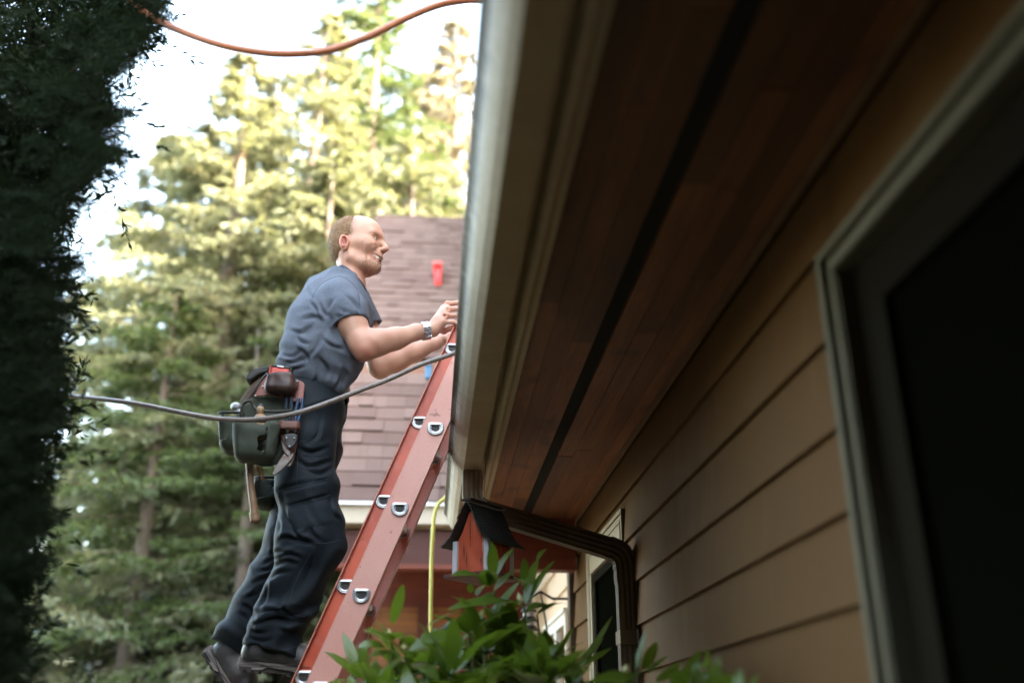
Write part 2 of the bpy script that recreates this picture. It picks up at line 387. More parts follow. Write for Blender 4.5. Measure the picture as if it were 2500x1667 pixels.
# ---- windows of the near wall
def window(name, y0, y1, z0, z1, cas, lab, pm=None, head=None, prj=.030, sw=.035, mullion=False, dark=dark_glass):
    f = MB(); x0, x1 = WX-prj, WX+.03; hh = head or cas
    def frame(m, Y0, Y1, Z0, Z1, w, xa, xb, top=None):
        t = top or w
        m.box((xa, Y0, Z1-t), (xb, Y1, Z1)); m.box((xa, Y0, Z0), (xb, Y1, Z0+w)); m.box((xa, Y0, Z0+w), (xb, Y0+w, Z1-t)); m.box((xa, Y1-w, Z0+w), (xb, Y1, Z1-t))
    frame(f, y0, y1, z0, z1, cas, x0, x1, hh)
    frame(f, y0-.004, y1+.004, z0-.004, z1+.004, .018, x0-.4*prj, x0)      # raised back band
    frame(f, y0+.035, y1-.035, z0+.035, z1-.035, .010, x0-.005, x0)
    o = f.build('window', pm or paint_case, house, bevel=.002, seg=1); tag(o, lab)
    s = MB(); a = cas+.004; frame(s, y0+a, y1-a, z0+a, z1-hh-.004, sw, WX+.0, WX+.035)
    if mullion: s.box((WX+.002, (y0+y1)/2-.015, z0+a), (WX+.033, (y0+y1)/2+.015, z1-hh-.004))
    s.build('sash', mat('sash_paint', (.009, .007, .004), .9, spec=.04), o)
    p = MB(); p.box((WX+.016, y0+a+sw-.005, z0+a+sw-.005), (WX+.020, y1-a-sw+.005, z1-hh-sw+.001)); p.build('pane', dark, o)
window('window', W1[0], W1[1], W1[2], W1[3], .048, 'nearest window, its trim at the right edge of the photo', pm=mat('casing_paint_grey', (.115, .098, .062), .65, spec=.2, noise=(8, .35, (.085, .07, .045))), sw=.085)
window('window', W2[0], W2[1], W2[2], W2[3]+.10, .075, 'narrow dark window beside the downspout', pm=mat('casing_paint_tan', (.34, .27, .17), .5, noise=(8, .35, (.26, .2, .12))), head=.12, prj=.012)

# ---- header beam closing the porch at the end of the soffit, dark red
red_wood = mat('red_wood', (.19, .036, .015), .55, noise=[(5, .6, (.10, .018, .010), 6, (.6, 1, 6))], bump=(50, .3, .003, (.3, 1, 6)))
m = MB(); m.box((.174, 4.622, .752), (WX-.013, 4.72, 1.03)); m.build('header_beam', red_wood, house, bevel=.003, seg=1)
m = MB(); m.box((.17, YE+.002, .985), (.234, YE+.014, 1.07)); m.build('fascia_end', paint_trim, house)
# corner post where the wall turns
m = MB(); m.box((WX-.028, 4.78, GZ), (WX+.03, 4.86, 1.0)); m.build('corner_post', mat('post_paint', (.075, .05, .03), .5), house)

# ---- downspout: outlet, elbow, long slanting run, elbow, drop with bracket
dsm = mat('downspout_paint', (.15, .10, .055), .5, spec=.3, noise=[(7, .6, (.055, .036, .019), 5, (1, 1, .4))])
ds = thing('downspout', 'brown ribbed downspout crossing under the soffit to the wall', 'downspout', (.67, 3.33, GZ))
def ribbed(w=.070, d=.052):
    pr = []; nn = 8
    for side in range(4):
        L = w if side % 2 == 0 else d
        for i in range(nn):
            t = i/nn-.5; off = .0022*(1 if (i % 2) else -1) if 0 < i < nn-0 else 0
            if side == 0: pr.append((t*w, -d/2+off))
            if side == 1: pr.append((w/2-off, t*d))
            if side == 2: pr.append((-t*w, d/2-off))
            if side == 3: pr.append((-w/2+off, -t*d))
    return pr
rb = ribbed()
OY = 3.50; OX = .134
yj = 3.34
m = MB(); pts = [(OX, OY, .927), (OX, OY, .845), (OX+.003, OY-.001, .822), (OX+.012, OY-.003, .802), (OX+.028, OY-.006, .788), (OX+.048, OY-.01, .779)]
m.sweep(pts, rb, up=(0, 1, 0)); m.build('upper_elbow', mat('downspout_light', (.46, .38, .27), .38, noise=[(9, .6, (.13, .10, .06), 5, (1, 1, .4))]), ds)
A = V3((OX+.050, OY-.0105, .778)); B = V3((.620, yj, .618))
m = MB(); m.sweep([A+(B-A)*t for t in (0, .25, .5, .75, 1)], rb, up=(0, 1, 0)); m.build('slanting_run', dsm, ds)
d = (B-A).normalized(); m = MB(); pts = []; bez = [B-d*.01, B+d*.045, V3((.669, yj, .60)), V3((.670, yj, .50))]
for i in range(13):
    t = i/12; pts.append(bez[0]*(1-t)**3+bez[1]*3*t*(1-t)**2+bez[2]*3*t*t*(1-t)+bez[3]*t**3)
prs = [[(a*(1.05+.05*(i % 2)), b*(1.05+.05*(i % 2))) for a, b in rb] for i in range(13)]
m.sweep(pts, prs, up=(0, 1, 0)); m.build('lower_elbow', dsm, ds)
m = MB(); m.sweep([(.670, yj, .51), (.670, yj, .0), (.670, yj, GZ+.1)], rb, up=(0, 1, 0)); m.build('drop_pipe', dsm, ds)
m = MB(); m.box((.632, yj-.043, .295), (.689, yj+.043, .342)); m.box((.688, yj-.065, .297), (.6935, yj+.065, .340)); m.build('bracket', dsm, ds, bevel=.002, seg=1)

# ============================================================ the wing beyond: wall, windows, red header, wood panels, two shingled roofs
wing = thing('house_wing', 'further wing with brown shingled roofs and red wood wall behind the ladder', 'house wing', (0, 6.5, GZ))
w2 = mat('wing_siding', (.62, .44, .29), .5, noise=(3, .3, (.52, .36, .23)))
m = MB(); ls = [.9-.157*i for i in range(20)]
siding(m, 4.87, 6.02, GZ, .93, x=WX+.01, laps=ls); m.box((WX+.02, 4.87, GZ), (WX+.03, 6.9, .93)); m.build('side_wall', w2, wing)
m = MB(); x0 = WX-.02
y0, y1, z1 = 5.02, 5.95, .55
white_case = mat('white_casing', (.72, .66, .56), .4)
m.box((x0, y0, z1), (WX+.008, y1, z1+.055)); m.box((x0-.012, y0-.02, z1+.056), (WX+.008, y1+.02, z1+.075)); m.box((x0, y0, GZ+.6), (WX+.008, y0+.06, z1)); m.box((x0, y1-.06, GZ+.6), (WX+.008, y1, z1)); m.box((x0, 5.42, GZ+.6), (WX+.008, 5.5, z1))
ow = m.build('window', white_case, wing); tag(ow, 'pale framed window on the bright wall beyond the corner post')
m = MB(); m.box((WX-.004, y0+.062, GZ+.6), (WX+.0, 5.418, z1-.002)); m.box((WX-.004, 5.502, GZ+.6), (WX+.0, y1-.062, z1-.002)); m.build('pane', mat('amber_glass', (.16, .10, .055), .12), ow)
# back wall of red wood with cedar panels
YB = 6.9
cedar = mat('cedar_panel', (.34, .12, .032), .5, noise=[(2.2, .9, (.11, .03, .01), 7, (.5, 1, 9)), (9, .6, (.30, .12, .035), 6, (.4, 1, 8))], bump=(30, .3, .003, (.4, 1, 8)))
m = MB(); m.box((-.50, YB, GZ), (WX, YB+.06, 1.36)); m.build('back_wall', red_wood, wing)
for (a, b_) in ((-.43, -.10), (-.03, .20), (.27, .50)):
    m = MB()
    for i in range(4): m.box((a, YB-.015, .19+i*.165), (b_, YB-.004, .19+i*.165+.163))
    m.build('cedar_panel', cedar, wing)
m = MB()
for (a, b_) in ((-.50, -.43), (-.10, -.03), (.20, .27), (.50, .57)): m.box((a, YB-.04, GZ), (b_, YB-.002, .86))
m.build('stile', mat('dark_stile', (.11, .022, .012), .5), wing)
m = MB(); m.box((-.70, 6.04, 1.005), (WX, 6.12, 1.215)); m.build('header_beam', mat('dark_header', (.075, .016, .009), .6), wing); m = MB(); m.box((-.70, 6.02, .975), (WX, 6.14, 1.004)); m.build('header_trim', red_wood, wing)
m = MB(); m.box((-.70, 6.13, 1.22), (WX, YB, 1.24)); m.build('porch_ceiling', mat('dark_ceiling', (.05, .02, .012), .7), wing)
fas = mat('wing_fascia', (.52, .44, .34), .5, noise=[(5, .35, (.40, .33, .24), 5, (8, 1, .4))])
# lower roof
def course_roof(name, x0, x1, y0, z0, ang, length, parent, m_, expo=.143, seed=1, flare=.0):
    r = random.Random(seed); a = math.radians(ang); ca, sa = math.cos(a), math.sin(a); mb = MB()
    nrm = (0, -sa, ca)
    k = 0; t = 0.0
    while t < length-.01:
        t1 = min(t+expo, length); x = x0-r.uniform(0, .2)
        while x < x1:
            wd = r.choice((.10, .13, .16, .2, .26)); thick = r.choice((.008, .008, .019)); drop = r.uniform(-.003, .003)
            xa, xb = max(x, x0)+.0012, min(x+wd, x1)-.0012
            if xb > xa+.004:
                mb.cur = r.randrange(3); th = thick; tt = t+drop; te = t1+.02
                def pt(X, T, H): return (X, y0+T*ca-H*sa, z0+T*sa+H*ca)
                bz = .004
                vs = [pt(xa, tt, bz), pt(xb, tt, bz), pt(xb, te, bz-.004), pt(xa, te, bz-.004), pt(xa, tt, bz+th), pt(xb, tt, bz+th), pt(xb, te, bz), pt(xa, te, bz)]
                mb.add(vs, [(0,3,2,1),(4,5,6,7),(0,1,5,4),(1,2,6,5),(2,3,7,6),(3,0,4,7)])
            x += wd
        t = t1
    return mb.build(name, m_, parent)
sh = [mat('shingle_%s' % 'abc'[i], c, .95, noise=[(1.1, .55, (c[0]*.72, c[1]*.74, c[2]*.72), 5, (1, 1, .5)), (14, .5, (.10, .085, .05), 5, (1, 1, 1), (.62, .70)), (260, .75, (c[0]*.45, c[1]*.42, c[2]*.42), 2), (3, .3, (c[0]*.7, c[1]*.65, c[2]*.65))], bump=(300, .5, .003)) for i, c in enumerate([(.18, .112, .093), (.15, .090, .074), (.20, .128, .107)])]
course_roof('lower_roof', -.80, .95, 5.98, 1.375, 55, 1.42, wing, sh, seed=2)
m = MB(); m.quad((-.80, 5.985, 1.372), (.95, 5.985, 1.372), (.95, 6.80, 2.53), (-.80, 6.80, 2.53)); m.add([(-.80, 6.0, 1.36), (-.80, 6.80, 2.53), (-.80, 8.2, 1.36)], [(0, 1, 2)]); m.build('roof_deck', mat('deck_dark', (.03, .02, .018), .9), wing)
m = MB(); m.box((-.82, 5.94, 1.352), (.95, 6.0, 1.374)); m.build('drip_edge', mat('white_metal', (.78, .78, .76), .35), wing)
m = MB(); m.box((-.80, 5.97, 1.27), (.95, 6.03, 1.3505)); m.box((-.80, 5.955, 1.24), (.95, 6.03, 1.268)); m.build('fascia', fas, wing)
m = MB(); m.box((-.80, 6.035, 1.225), (.95, 6.06, 1.30)); m.build('lower_fascia', mat('wing_fascia_lower', (.38, .30, .20), .6, noise=[(6, .5, (.25, .18, .1), 5, (6, 1, .4))]), wing)
# upper roof, standing further back
m = MB(); m.box((-.80, 7.95, 2.90), (.95, 8.02, 3.10)); m.quad((-.80, 6.79, 2.54), (.95, 6.79, 2.54), (.95, 8.0, 2.95), (-.8, 8.0, 2.95)); m.build('upper_fascia', mat('brown_fascia', (.17, .075, .04), .6), wing)
course_roof('upper_roof', -.84, .95, 8.05, 3.17, 52, 3.36, wing, sh, seed=5)
m = MB(); y1_ = 8.06+3.36*math.cos(R_(52)); z1_ = 3.165+3.36*math.sin(R_(52))
m.quad((-.84, 8.06, 3.165), (.95, 8.06, 3.165), (.95, y1_, z1_), (-.84, y1_, z1_)); m.add([(-.838, 8.07, 3.16), (-.838, y1_, z1_-.01), (-.838, y1_+2, 3.16)], [(0, 1, 2)]); m.quad((-.84, y1_, z1_), (.95, y1_, z1_), (.95, y1_+2.2, 3.2), (-.84, y1_+2.2, 3.2)); m.build('roof_deck', MATS['deck_dark'], wing)
m = MB(); m.tube([(-.84, y1_, z1_+.0), (.95, y1_, z1_+.0)], .03, 8); m.build('ridge_cap', sh[1], wing, smooth=True)
# unseen storey and roof added to keep sun off roofs and yard
m = MB(); m.box((1.0, 5.3, GZ), (8.0, 20.0, 7.6)); m.build('shade_storey', w2, wing)
m = MB(); m.prism([(.7, 7.6), (8.3, 7.6), (4.5, 9.6)], 5.1, 20.2, lambda a, b, t: (a, t, b)); m.build('shade_storey_roof', sh[0], wing)
# red vent on the roof
redp = mat('red_plastic', (.62, .02, .012), .35)
vp = V3(P(1068, 690, 9.0)); tt = (vp.y-8.05)/math.cos(R_(52)); 
e = 0
def on_roof(u, v):
    d = ray(u, v); n_ = np.array([0, -math.sin(R_(52)), math.cos(R_(52))]); p0 = np.array([0, 8.05, 3.17]); return V3(d*(n_.dot(p0)/n_.dot(d)))
v0 = on_roof(1069, 697); vt = thing('roof_vent', 'small bright red vent box standing on the upper brown roof', 'roof vent', v0)
m = MB(); hgt = .26; wv = .070
m.box((v0.x-wv/2, v0.y-.12, v0.z-.02), (v0.x+wv/2, v0.y+.0, v0.z+.2)); 
M_ = Matrix.Translation(v0) @ Matrix.Rotation(R_(-2), 4, 'Y') @ Matrix.Rotation(R_(-26), 4, 'X')
m = MB(); m.box((-wv/2, -.05, -.03), (wv/2, .05, hgt), M_); m.build('duct', redp, vt, bevel=.008)
m = MB(); m.box((-wv/2-.012, -.085, hgt+.003), (wv/2+.012, .07, hgt+.05), M_); m.build('cap', mat('red_plastic_pale', (.72, .07, .06), .3), vt, bevel=.008)
m = MB(); m.box((-wv/2+.008, -.058, .02), (wv/2-.008, -.0515, .06), M_); m.build('louvre', mat('red_plastic_dark', (.25, .01, .01), .5), vt)
# blue cap seen behind the ladder
b0 = V3(P(1046, 916, 6.6)); bt = MB(); bt.box((b0.x-.024, b0.y-.02, b0.z-.03), (b0.x+.024, b0.y+.02, b0.z+.065)); bt.box((b0.x-.028, b0.y-.025, b0.z+.066), (b0.x+.028, b0.y+.025, b0.z+.078))
tag(bt.build('blue_cap', mat('blue_plastic', (.01, .11, .24), .4), bevel=.006), 'small blue plastic cap on the lower roof behind the ladder rail', 'pipe cap')
# ============================================================ extension ladder: base section and fly section, D rungs
lad = thing('extension_ladder', 'orange red fibreglass extension ladder leaning on the gutter', 'ladder', (-.96, 3.35, GZ))
fib_r = mat('fibre_red', (.66, .105, .04), .42, noise=[(7, .6, (.34, .04, .02), 6, (1, 1, 1)), (26, .5, (.55, .14, .09), 6, (1, 1, 1), (.52, .7)), (45, .5, (.10, .03, .02), 5, (1, 1, 1), (.66, .72))], bump=(90, .12, .001))
fib_p = mat('fibre_faded', (.82, .42, .34), .55, noise=[(5, .5, (.76, .34, .26), 7), (180, .15, (.42, .12, .08), 3), (38, .7, (.22, .09, .06), 6, (1, 1, 1), (.66, .72))], bump=(200, .15, .0008))
fib_e = mat('fibre_edge', (.72, .42, .33), .5, noise=(40, .5, (.5, .2, .14)))
alu = mat('aluminium', (.66, .67, .69), .30, metal=.85, noise=[(40, .5, (.40, .41, .43)), (12, .3, (.5, .5, .5))])
hol = mat('rung_inside_shade', (.035, .03, .028), .6)
LO = np.array([-.0092, 0, .987]); LT = np.array([.3629, 0, .9318]); LN = np.array([.9318, 0, -.3629]); RS = .301
def LP(s, n, y): return tuple(LO+LT*s+LN*n+np.array([0, y, 0]))
def D_path(r, cx, cz, n=26, flat=.42):
    """closed D outline: level tread on top, round below"""
    out = []
    for i in range(n):
        a = 2*math.pi*i/n; x = math.cos(a); z = math.sin(a)
        q = 1/((abs(x)**2.6+abs(z)**2.6)**(1/2.6)) if z > 0 else 1
        z2 = z*q; x2 = x*q*(.985)
        z2 = min(z2, .62); out.append((cx+x2*r, cz+(z2)*r*.94))
    return out
def section(y0, y1, s_lo, s_hi, na, nb, ring_n, out_flange, mats, rung_s):
    """two C-channel rails and their rungs.  na..nb = rail width, flange toward +y or -y"""
    for side, yy in ((0, y0), (1, y1)):
        w = .0035; sg = 1 if side == 0 else -1; fl = .028*(sg if not out_flange else -sg*.7)
        m = MB(); P8 = lambda n, y, s: LP(s, n, y)
        def slab(n0, n1, ya, yb, mi):
            m.cur = mi; a, b = min(ya, yb), max(ya, yb)
            vs = [P8(n, y, s) for s in (s_lo, s_hi) for (n, y) in ((n0, a), (n1, a), (n1, b), (n0, b))]
            m.add(vs, [(0,3,2,1),(4,5,6,7),(0,1,5,4),(1,2,6,5),(2,3,7,6),(3,0,4,7)])
        slab(na+.002, nb-.002, yy, yy+w*sg, 0)
        slab(na, na+.0045, yy-.0005*sg, yy+fl, 1); slab(nb-.0045, nb, yy-.0005*sg, yy+fl, 1)
        m.build('rail', [mats[0], mats[1]], lad, bevel=.0012, seg=1)
    for s in rung_s:
        c = LP(s, ring_n, 0); rg = MB()
        po = D_path(.0165, c[0], c[2]); pi_ = D_path(.0150, c[0], c[2])
        a, b = y0-.002, y1+.002; n = len(po)
        rg.add([(x, a, z) for x, z in po]+[(x, b, z) for x, z in po], [(i, (i+1) % n, n+(i+1) % n, n+i) for i in range(n)])
        rg.cur = 1
        rg.add([(x, a, z) for x, z in pi_]+[(x, b, z) for x, z in pi_], [(i, n+i, n+(i+1) % n, (i+1) % n) for i in range(n)])
        rg.cur = 0
        rg.add([(x, a, z) for x, z in po]+[(x, a, z) for x, z in pi_], [(i, n+i, n+(i+1) % n, (i+1) % n) for i in range(n)])
        o = rg.build('rung', [alu, hol], lad, smooth=True)
        dk = MB(); pr_ = D_path(.0148, c[0], c[2]); dk.add([(x, y0-.0016, z) for x, z in pr_]+[(x, y0-.0006, z) for x, z in pr_], [tuple(range(n-1, -1, -1)), tuple(range(n, 2*n))]+[(i, (i+1) % n, n+(i+1) % n, n+i) for i in range(n)]); dk.build('rung_shade_disc', hol, o)  # dark disc painted in for the shade inside the hollow rung
        for yy, sg in ((y0-.0045, 1), (y0+.009, 1), (y1+.0045, -1), (y1-.009, 1)):
            q = MB(); q.tube([(x, yy, z) for x, z in D_path(.0205, c[0], c[2])], .0048, 8, closed=True)
            if yy in (y0-.0045,): q.tube([(x, yy, z) for x, z in D_path(.0255, c[0], c[2])], .0036, 8, closed=True)
            f = q.build('rung_collar', alu, o, smooth=True)
rs = [-RS*k for k in range(-1, 9)]
section(3.15, 3.55, -2.74, .42, -.047, .037, .0, False, (fib_p, fib_e), [s for s in rs if s < .35])
section(3.196, 3.504, -2.30, .545, -.094, -.012, -.066, True, (fib_r, fib_e), [s+.012 for s in rs if s > -2.2 and s < .35])
for yy in (3.152, 3.53):
    m = MB(); c = LP(-2.74, -.005, yy); m.box((c[0]-.07, yy-.02, GZ), (c[0]+.06, yy+.03, GZ+.02)); m.box((c[0]-.03, yy-.006, GZ+.02), (c[0]+.035, yy+.012, GZ+.13)); m.build('foot', alu, lad, bevel=.004)
for s, n_ in ((.43, -.05), (.445, -.03), (.395, -.03), (.49, -.045)):
    m = MB(); c = LP(s, n_, 3.193); m.add(*(lambda c: ([(c[0]+.004*math.cos(a), c[1]-.002, c[2]+.004*math.sin(a)) for a in [i*math.pi/4 for i in range(8)]], [tuple(range(8))]))(c)); m.build('rivet', alu, lad)

# ============================================================ hanging birdhouse
bh_o = V3(P(1145, 1398, 3.22)); bh = thing('birdhouse', 'red birdhouse with peeling paint and curved black roof hung below the gutter', 'birdhouse', bh_o)
MY = Matrix.Translation(bh_o) @ Matrix.Rotation(R_(-40), 4, 'Z')
def B3(a, b, c): return tuple(MY @ Vector((a, b, c)))
redb = mat('birdhouse_red', (.66, .12, .045), .6, noise=[(14, .6, (.36, .035, .015), 5, (3, 1, .6)), (30, 1, (.035, .022, .02), 6, (6.5, 1, .30), (.60, .62)), (15, 1, (.50, .46, .45), 5, (6, 1, .5), (.655, .675))], bump=(40, .5, .003, (5, 1, .5)))
bw = mat('birdhouse_white', (.66, .66, .68), .5, noise=(30, .4, (.42, .38, .35)))
bk = mat('birdhouse_black', (.03, .032, .027), .55, noise=(60, .5, (.05, .052, .05)))
hw, dp, ht = .073, .155, .235
prof = [(-hw, .0), (hw, 0), (hw, .093), (.040, .142), (.015, .200), (0, .218), (-.015, .200), (-.040, .142), (-hw, .093)]
m = MB(); n = len(prof)
m.add([B3(a, .012, c) for a, c in prof]+[B3(a, dp-.012, c) for a, c in prof], [tuple(range(n-1, -1, -1)), tuple(range(n, 2*n))]+[(i, (i+1) % n, n+(i+1) % n, n+i) for i in range(n)])
m.build('body', redb, bh)
m = MB()
for a, b in ((-hw-.003, .004), (hw-.017, .004), (-hw-.003, dp-.024), (hw-.017, dp-.024)):
    m = MB(); m.box((a, b, .0), (a+.02, b+.02, .112), MY); m.build('corner_trim', bw, bh, bevel=.001, seg=1)
def roofside(sg):
    m = MB(); c = catmull([(0, .236), (.019, .209), (.043, .158), (.067, .120), (.100, .094)], 4)
    for i in range(len(c)-1):
        a0, z0 = c[i]; a1, z1 = c[i+1]; d = np.array([a1-a0, z1-z0]); d /= np.linalg.norm(d); nn = np.array([-d[1], d[0]])*1
        a1 += d[0]*.006; z1 += d[1]*.006; th0 = .002; th1 = .0065
        q = [(a0, z0), (a1, z1), (a1+nn[0]*th1, z1+nn[1]*th1), (a0+nn[0]*th0, z0+nn[1]*th0)]
        j = random.uniform(-.003, .003)
        m.add([B3(sg*a, -.022+j, z) for a, z in q]+[B3(sg*a, dp+.020+j, z) for a, z in q], [(3,2,1,0),(4,5,6,7),(0,1,5,4),(1,2,6,5),(2,3,7,6),(3,0,4,7)])
    return m
r1 = roofside(1); r2 = roofside(-1); r1.add(r2.v, r2.f)
r1.box((-.022, -.024, .2415), (.022, dp+.022, .2465), MY)
r1.build('roof', bk, bh)
m = MB(); m.box((-hw-.02, -.022, -.014), (hw+.02, dp+.02, -.001), MY); m.build('floor_board', mat('birdhouse_base', (.16, .04, .025), .7, noise=(40, .8, (.05, .04, .035), 5)), bh, bevel=.002, seg=1)
m = MB(); wt = B3(.0, dp*.5, .248); top_w = (.172, wt[1]+.0, .985)
m.tube([wt, (wt[0]+.004, wt[1], wt[2]+.012), (wt[0], wt[1], wt[2]+.024), (wt[0]-.004, wt[1], wt[2]+.012)], .0014, 6, closed=True)
m.tube([(wt[0], wt[1], wt[2]+.022), tuple((np.array(wt)+np.array(top_w))/2+np.array([.002, 0, 0])), top_w], .0011, 6); m.build('hanging_wire', mat('wire', (.04, .035, .03), .5, metal=.5), bh, smooth=True)
m = MB(); m.box((.1695, wt[1]-.06, .935), (.1715, wt[1]+.09, .99)); m.build('hook_plate', MATS['wire'], bh)

# ============================================================ hose and cables
pts = [P(1130, 1205, 4.9), P(1100, 1206, 4.75)]+[P(u, v, 4.72) for u, v in ((1083.5, 1218), (1069, 1232), (1060, 1262), (1056, 1315), (1053.5, 1370), (1053, 1414), (1052, 1470), (1051.5, 1529), (1052, 1600), (1054, 1700), (1058, 1800))]
m = MB(); m.tube(catmull(pts, 6), .0098, 12); tag(m.build('garden_hose', mat('hose_yellow', (.52, .46, .085), .4, noise=(20, .5, (.42, .33, .06)))), 'yellow hose hanging down from the end of the gutter', 'hose'); bpy.data.objects['garden_hose'].data.polygons.foreach_set('use_smooth', [True]*len(bpy.data.objects['garden_hose'].data.polygons))
gc = [(40, 895, 3.5), (155, 908, 3.35), (240, 917, 3.24), (320, 928, 3.16), (400, 944, 3.08), (480, 959, 3.0), (540, 964, 2.96), (590, 963, 2.94), (650, 955, 2.93), (700, 943, 2.93), (760, 922, 2.94), (830, 895, 2.96), (900, 868, 2.98), (970, 836, 3.0), (1040, 812, 3.0)]
pts = [Q(*c) for c in gc]+[np.array([.09, 3.0, 1.24]), np.array([.16, 3.02, 1.20]), np.array([.3, 3.1, 1.23]), np.array([.6, 3.3, 1.4])]
m = MB(); m.tube(catmull(pts, 6), .0082, 12); o = m.build('air_hose', mat('hose_grey', (.27, .22, .18), .38, noise=[(9, .5, (.14, .10, .08)), (70, .4, (.09, .07, .06))]), smooth=True); tag(o, 'grey brown air hose sagging in front of the man to the gutter', 'hose')
oc = [(230, -60, 2.3), (290, -5, 2.2), (340, 35, 2.12), (400, 66, 2.06), (500, 102, 2.0), (600, 121, 1.97), (680, 124, 1.95), (760, 115, 1.95), (850, 83, 1.95), (930, 44, 1.96), (1000, 15, 1.98), (1050, 4, 2.0), (1095, 1, 2.0), (1150, 10, 2.0)]
pts = [Q(*c) for c in oc]+[np.array([.35, 2.05, 1.70]), np.array([.9, 2.2, 1.75])]
m = MB(); m.tube(catmull(pts, 6), .0098, 12); o = m.build('orange_cord', mat('cord_orange', (.50, .17, .07), .4, noise=(9, .4, (.42, .14, .07))), smooth=True); tag(o, 'orange cord looping across the sky at the top', 'cord')

# ============================================================ wall lantern by the far window
lp = V3(P(1292, 1560, 4.95)); ln = thing('wall_lantern', 'small dark slatted lantern behind the rhododendron leaves', 'lantern', lp)
irn = mat('lantern_iron', (.03, .02, .016), .5)
for k in range(4):
    m = MB(); z = lp.z+.045*k; r0 = .062-.006*k
    ring = [(r0*math.cos(2*math.pi*i/16), r0*math.sin(2*math.pi*i/16)) for i in range(16)]
    m.add([(lp.x+a, lp.y+b, z) for a, b in ring]+[(lp.x+a*.55, lp.y+b*.55, z+.022) for a, b in ring]+[(lp.x+a*.95, lp.y+b*.95, z-.003) for a, b in ring], [(i, (i+1) % 16, 16+(i+1) % 16, 16+i) for i in range(16)]+[tuple(range(16, 32)), tuple(range(47, 31, -1))]+[(i, 32+i, 32+(i+1) % 16, (i+1) % 16) for i in range(16)])
    m.build('louvre', irn, ln)
m = MB(); ring = [(.03*math.cos(2*math.pi*i/12), .03*math.sin(2*math.pi*i/12)) for i in range(12)]
m.prism(ring, lp.z-.05, lp.z+.15, lambda a, b, t: (lp.x+a, lp.y+b, t)); m.build('glass', mat('frosted_glass', (.55, .52, .5), .3), ln, smooth=False)
m = MB(); m.tube([(lp.x, lp.y, lp.z+.15), (lp.x, lp.y, lp.z+.20), (lp.x+.06, lp.y, lp.z+.235), (lp.x+.12, lp.y, lp.z+.2), (.70, lp.y, lp.z+.2)], .007, 8); m.tube([(lp.x+.06, lp.y, lp.z+.23), (lp.x+.09, lp.y, lp.z+.05), (lp.x+.05, lp.y, lp.z-.06)], .005, 8); m.build('arm', irn, ln, smooth=True)

# ============================================================ rhododendron: stems, leaf whorls, buds
leaf_m = mat('rhodo_leaf', (.10, .15, .013), .30, spec=.55, noise=[(9, .6, (.055, .10, .012)), (25, .35, (.10, .15, .02))], transl=((.20, .30, .02), .30))
stem_m = mat('rhodo_stem', (.13, .15, .04), .6, noise=(20, .6, (.10, .07, .03)))
bud_m = mat('rhodo_bud', (.55, .50, .22), .5, noise=(50, .6, (.4, .25, .1)))
class Leafs:
    def __init__(s): s.m = MB()
    def leaf(s, base, tip, w, up=(0, 0, 1), droop=.12, fold=.25, rnd=random, roll=0.0):
        base = V3(base); tip = V3(tip); ax = tip-base; L = ax.length; ax.normalize(); up = Vector(up)
        side = ax.cross(up); side = side.normalized() if side.length > .05 else Vector((1, 0, 0)); nrm = side.cross(ax).normalized()
        if roll: q = Matrix.Rotation(roll, 3, ax); side = q @ side; nrm = q @ nrm
        vs = []; N = 11; wav = rnd.uniform(0, 6)
        for i in range(N):
            t = i/(N-1); ww = w*.5*(math.sin(math.pi*min(1, t**.85*1.0))**.75)*(1 if i < N-1 else 0)+.0012
            c = base+ax*(L*t)+nrm*(droop*L*(math.sin(math.pi*t)*.8-.25*t))
            for k in (-1, -.55, 0, .55, 1):
                z = fold*ww*(abs(k)**1.2)-(.35*ww*max(0, abs(k)-.55) if abs(k) > .6 else 0)+.02*w*math.sin(t*14+wav)*abs(k)
                vs.append(c+side*(ww*k)+nrm*z)
        fs = [(i*5+k, i*5+k+1, (i+1)*5+k+1, (i+1)*5+k) for i in range(N-1) for k in range(4)]
        s.m.add(vs, fs)
    def whorl(s, c, axis, n, L, w, spread=.9, rnd=random):
        c = V3(c); axis = Vector(axis).normalized(); a = axis.orthogonal().normalized(); b = axis.cross(a); ph = rnd.uniform(0, 6)
        for i in range(n):
            an = ph+2*math.pi*i/n+rnd.uniform(-.3, .3); sp = spread+rnd.uniform(-.3, .3)
            d = (a*math.cos(an)+b*math.sin(an))*math.sin(sp)+axis*math.cos(sp); l = L*rnd.uniform(.7, 1.15)
            s.leaf(c+d*.012, c+d*l+Vector((0, 0, -.15*l*rnd.random())), w*rnd.uniform(.8, 1.2), up=axis+Vector((0, 0, .2)), rnd=rnd, droop=rnd.uniform(.02, .16))
def c5(x, y, d): return V3(P(950+x/3.0329, 1150+y/3.0329, d))
rh = thing('rhododendron', 'rhododendron with long green leaves and a pale bud in front of the ladder foot', 'shrub', (-.15, 2.75, GZ))
lf = Leafs(); rd = random.Random(11)
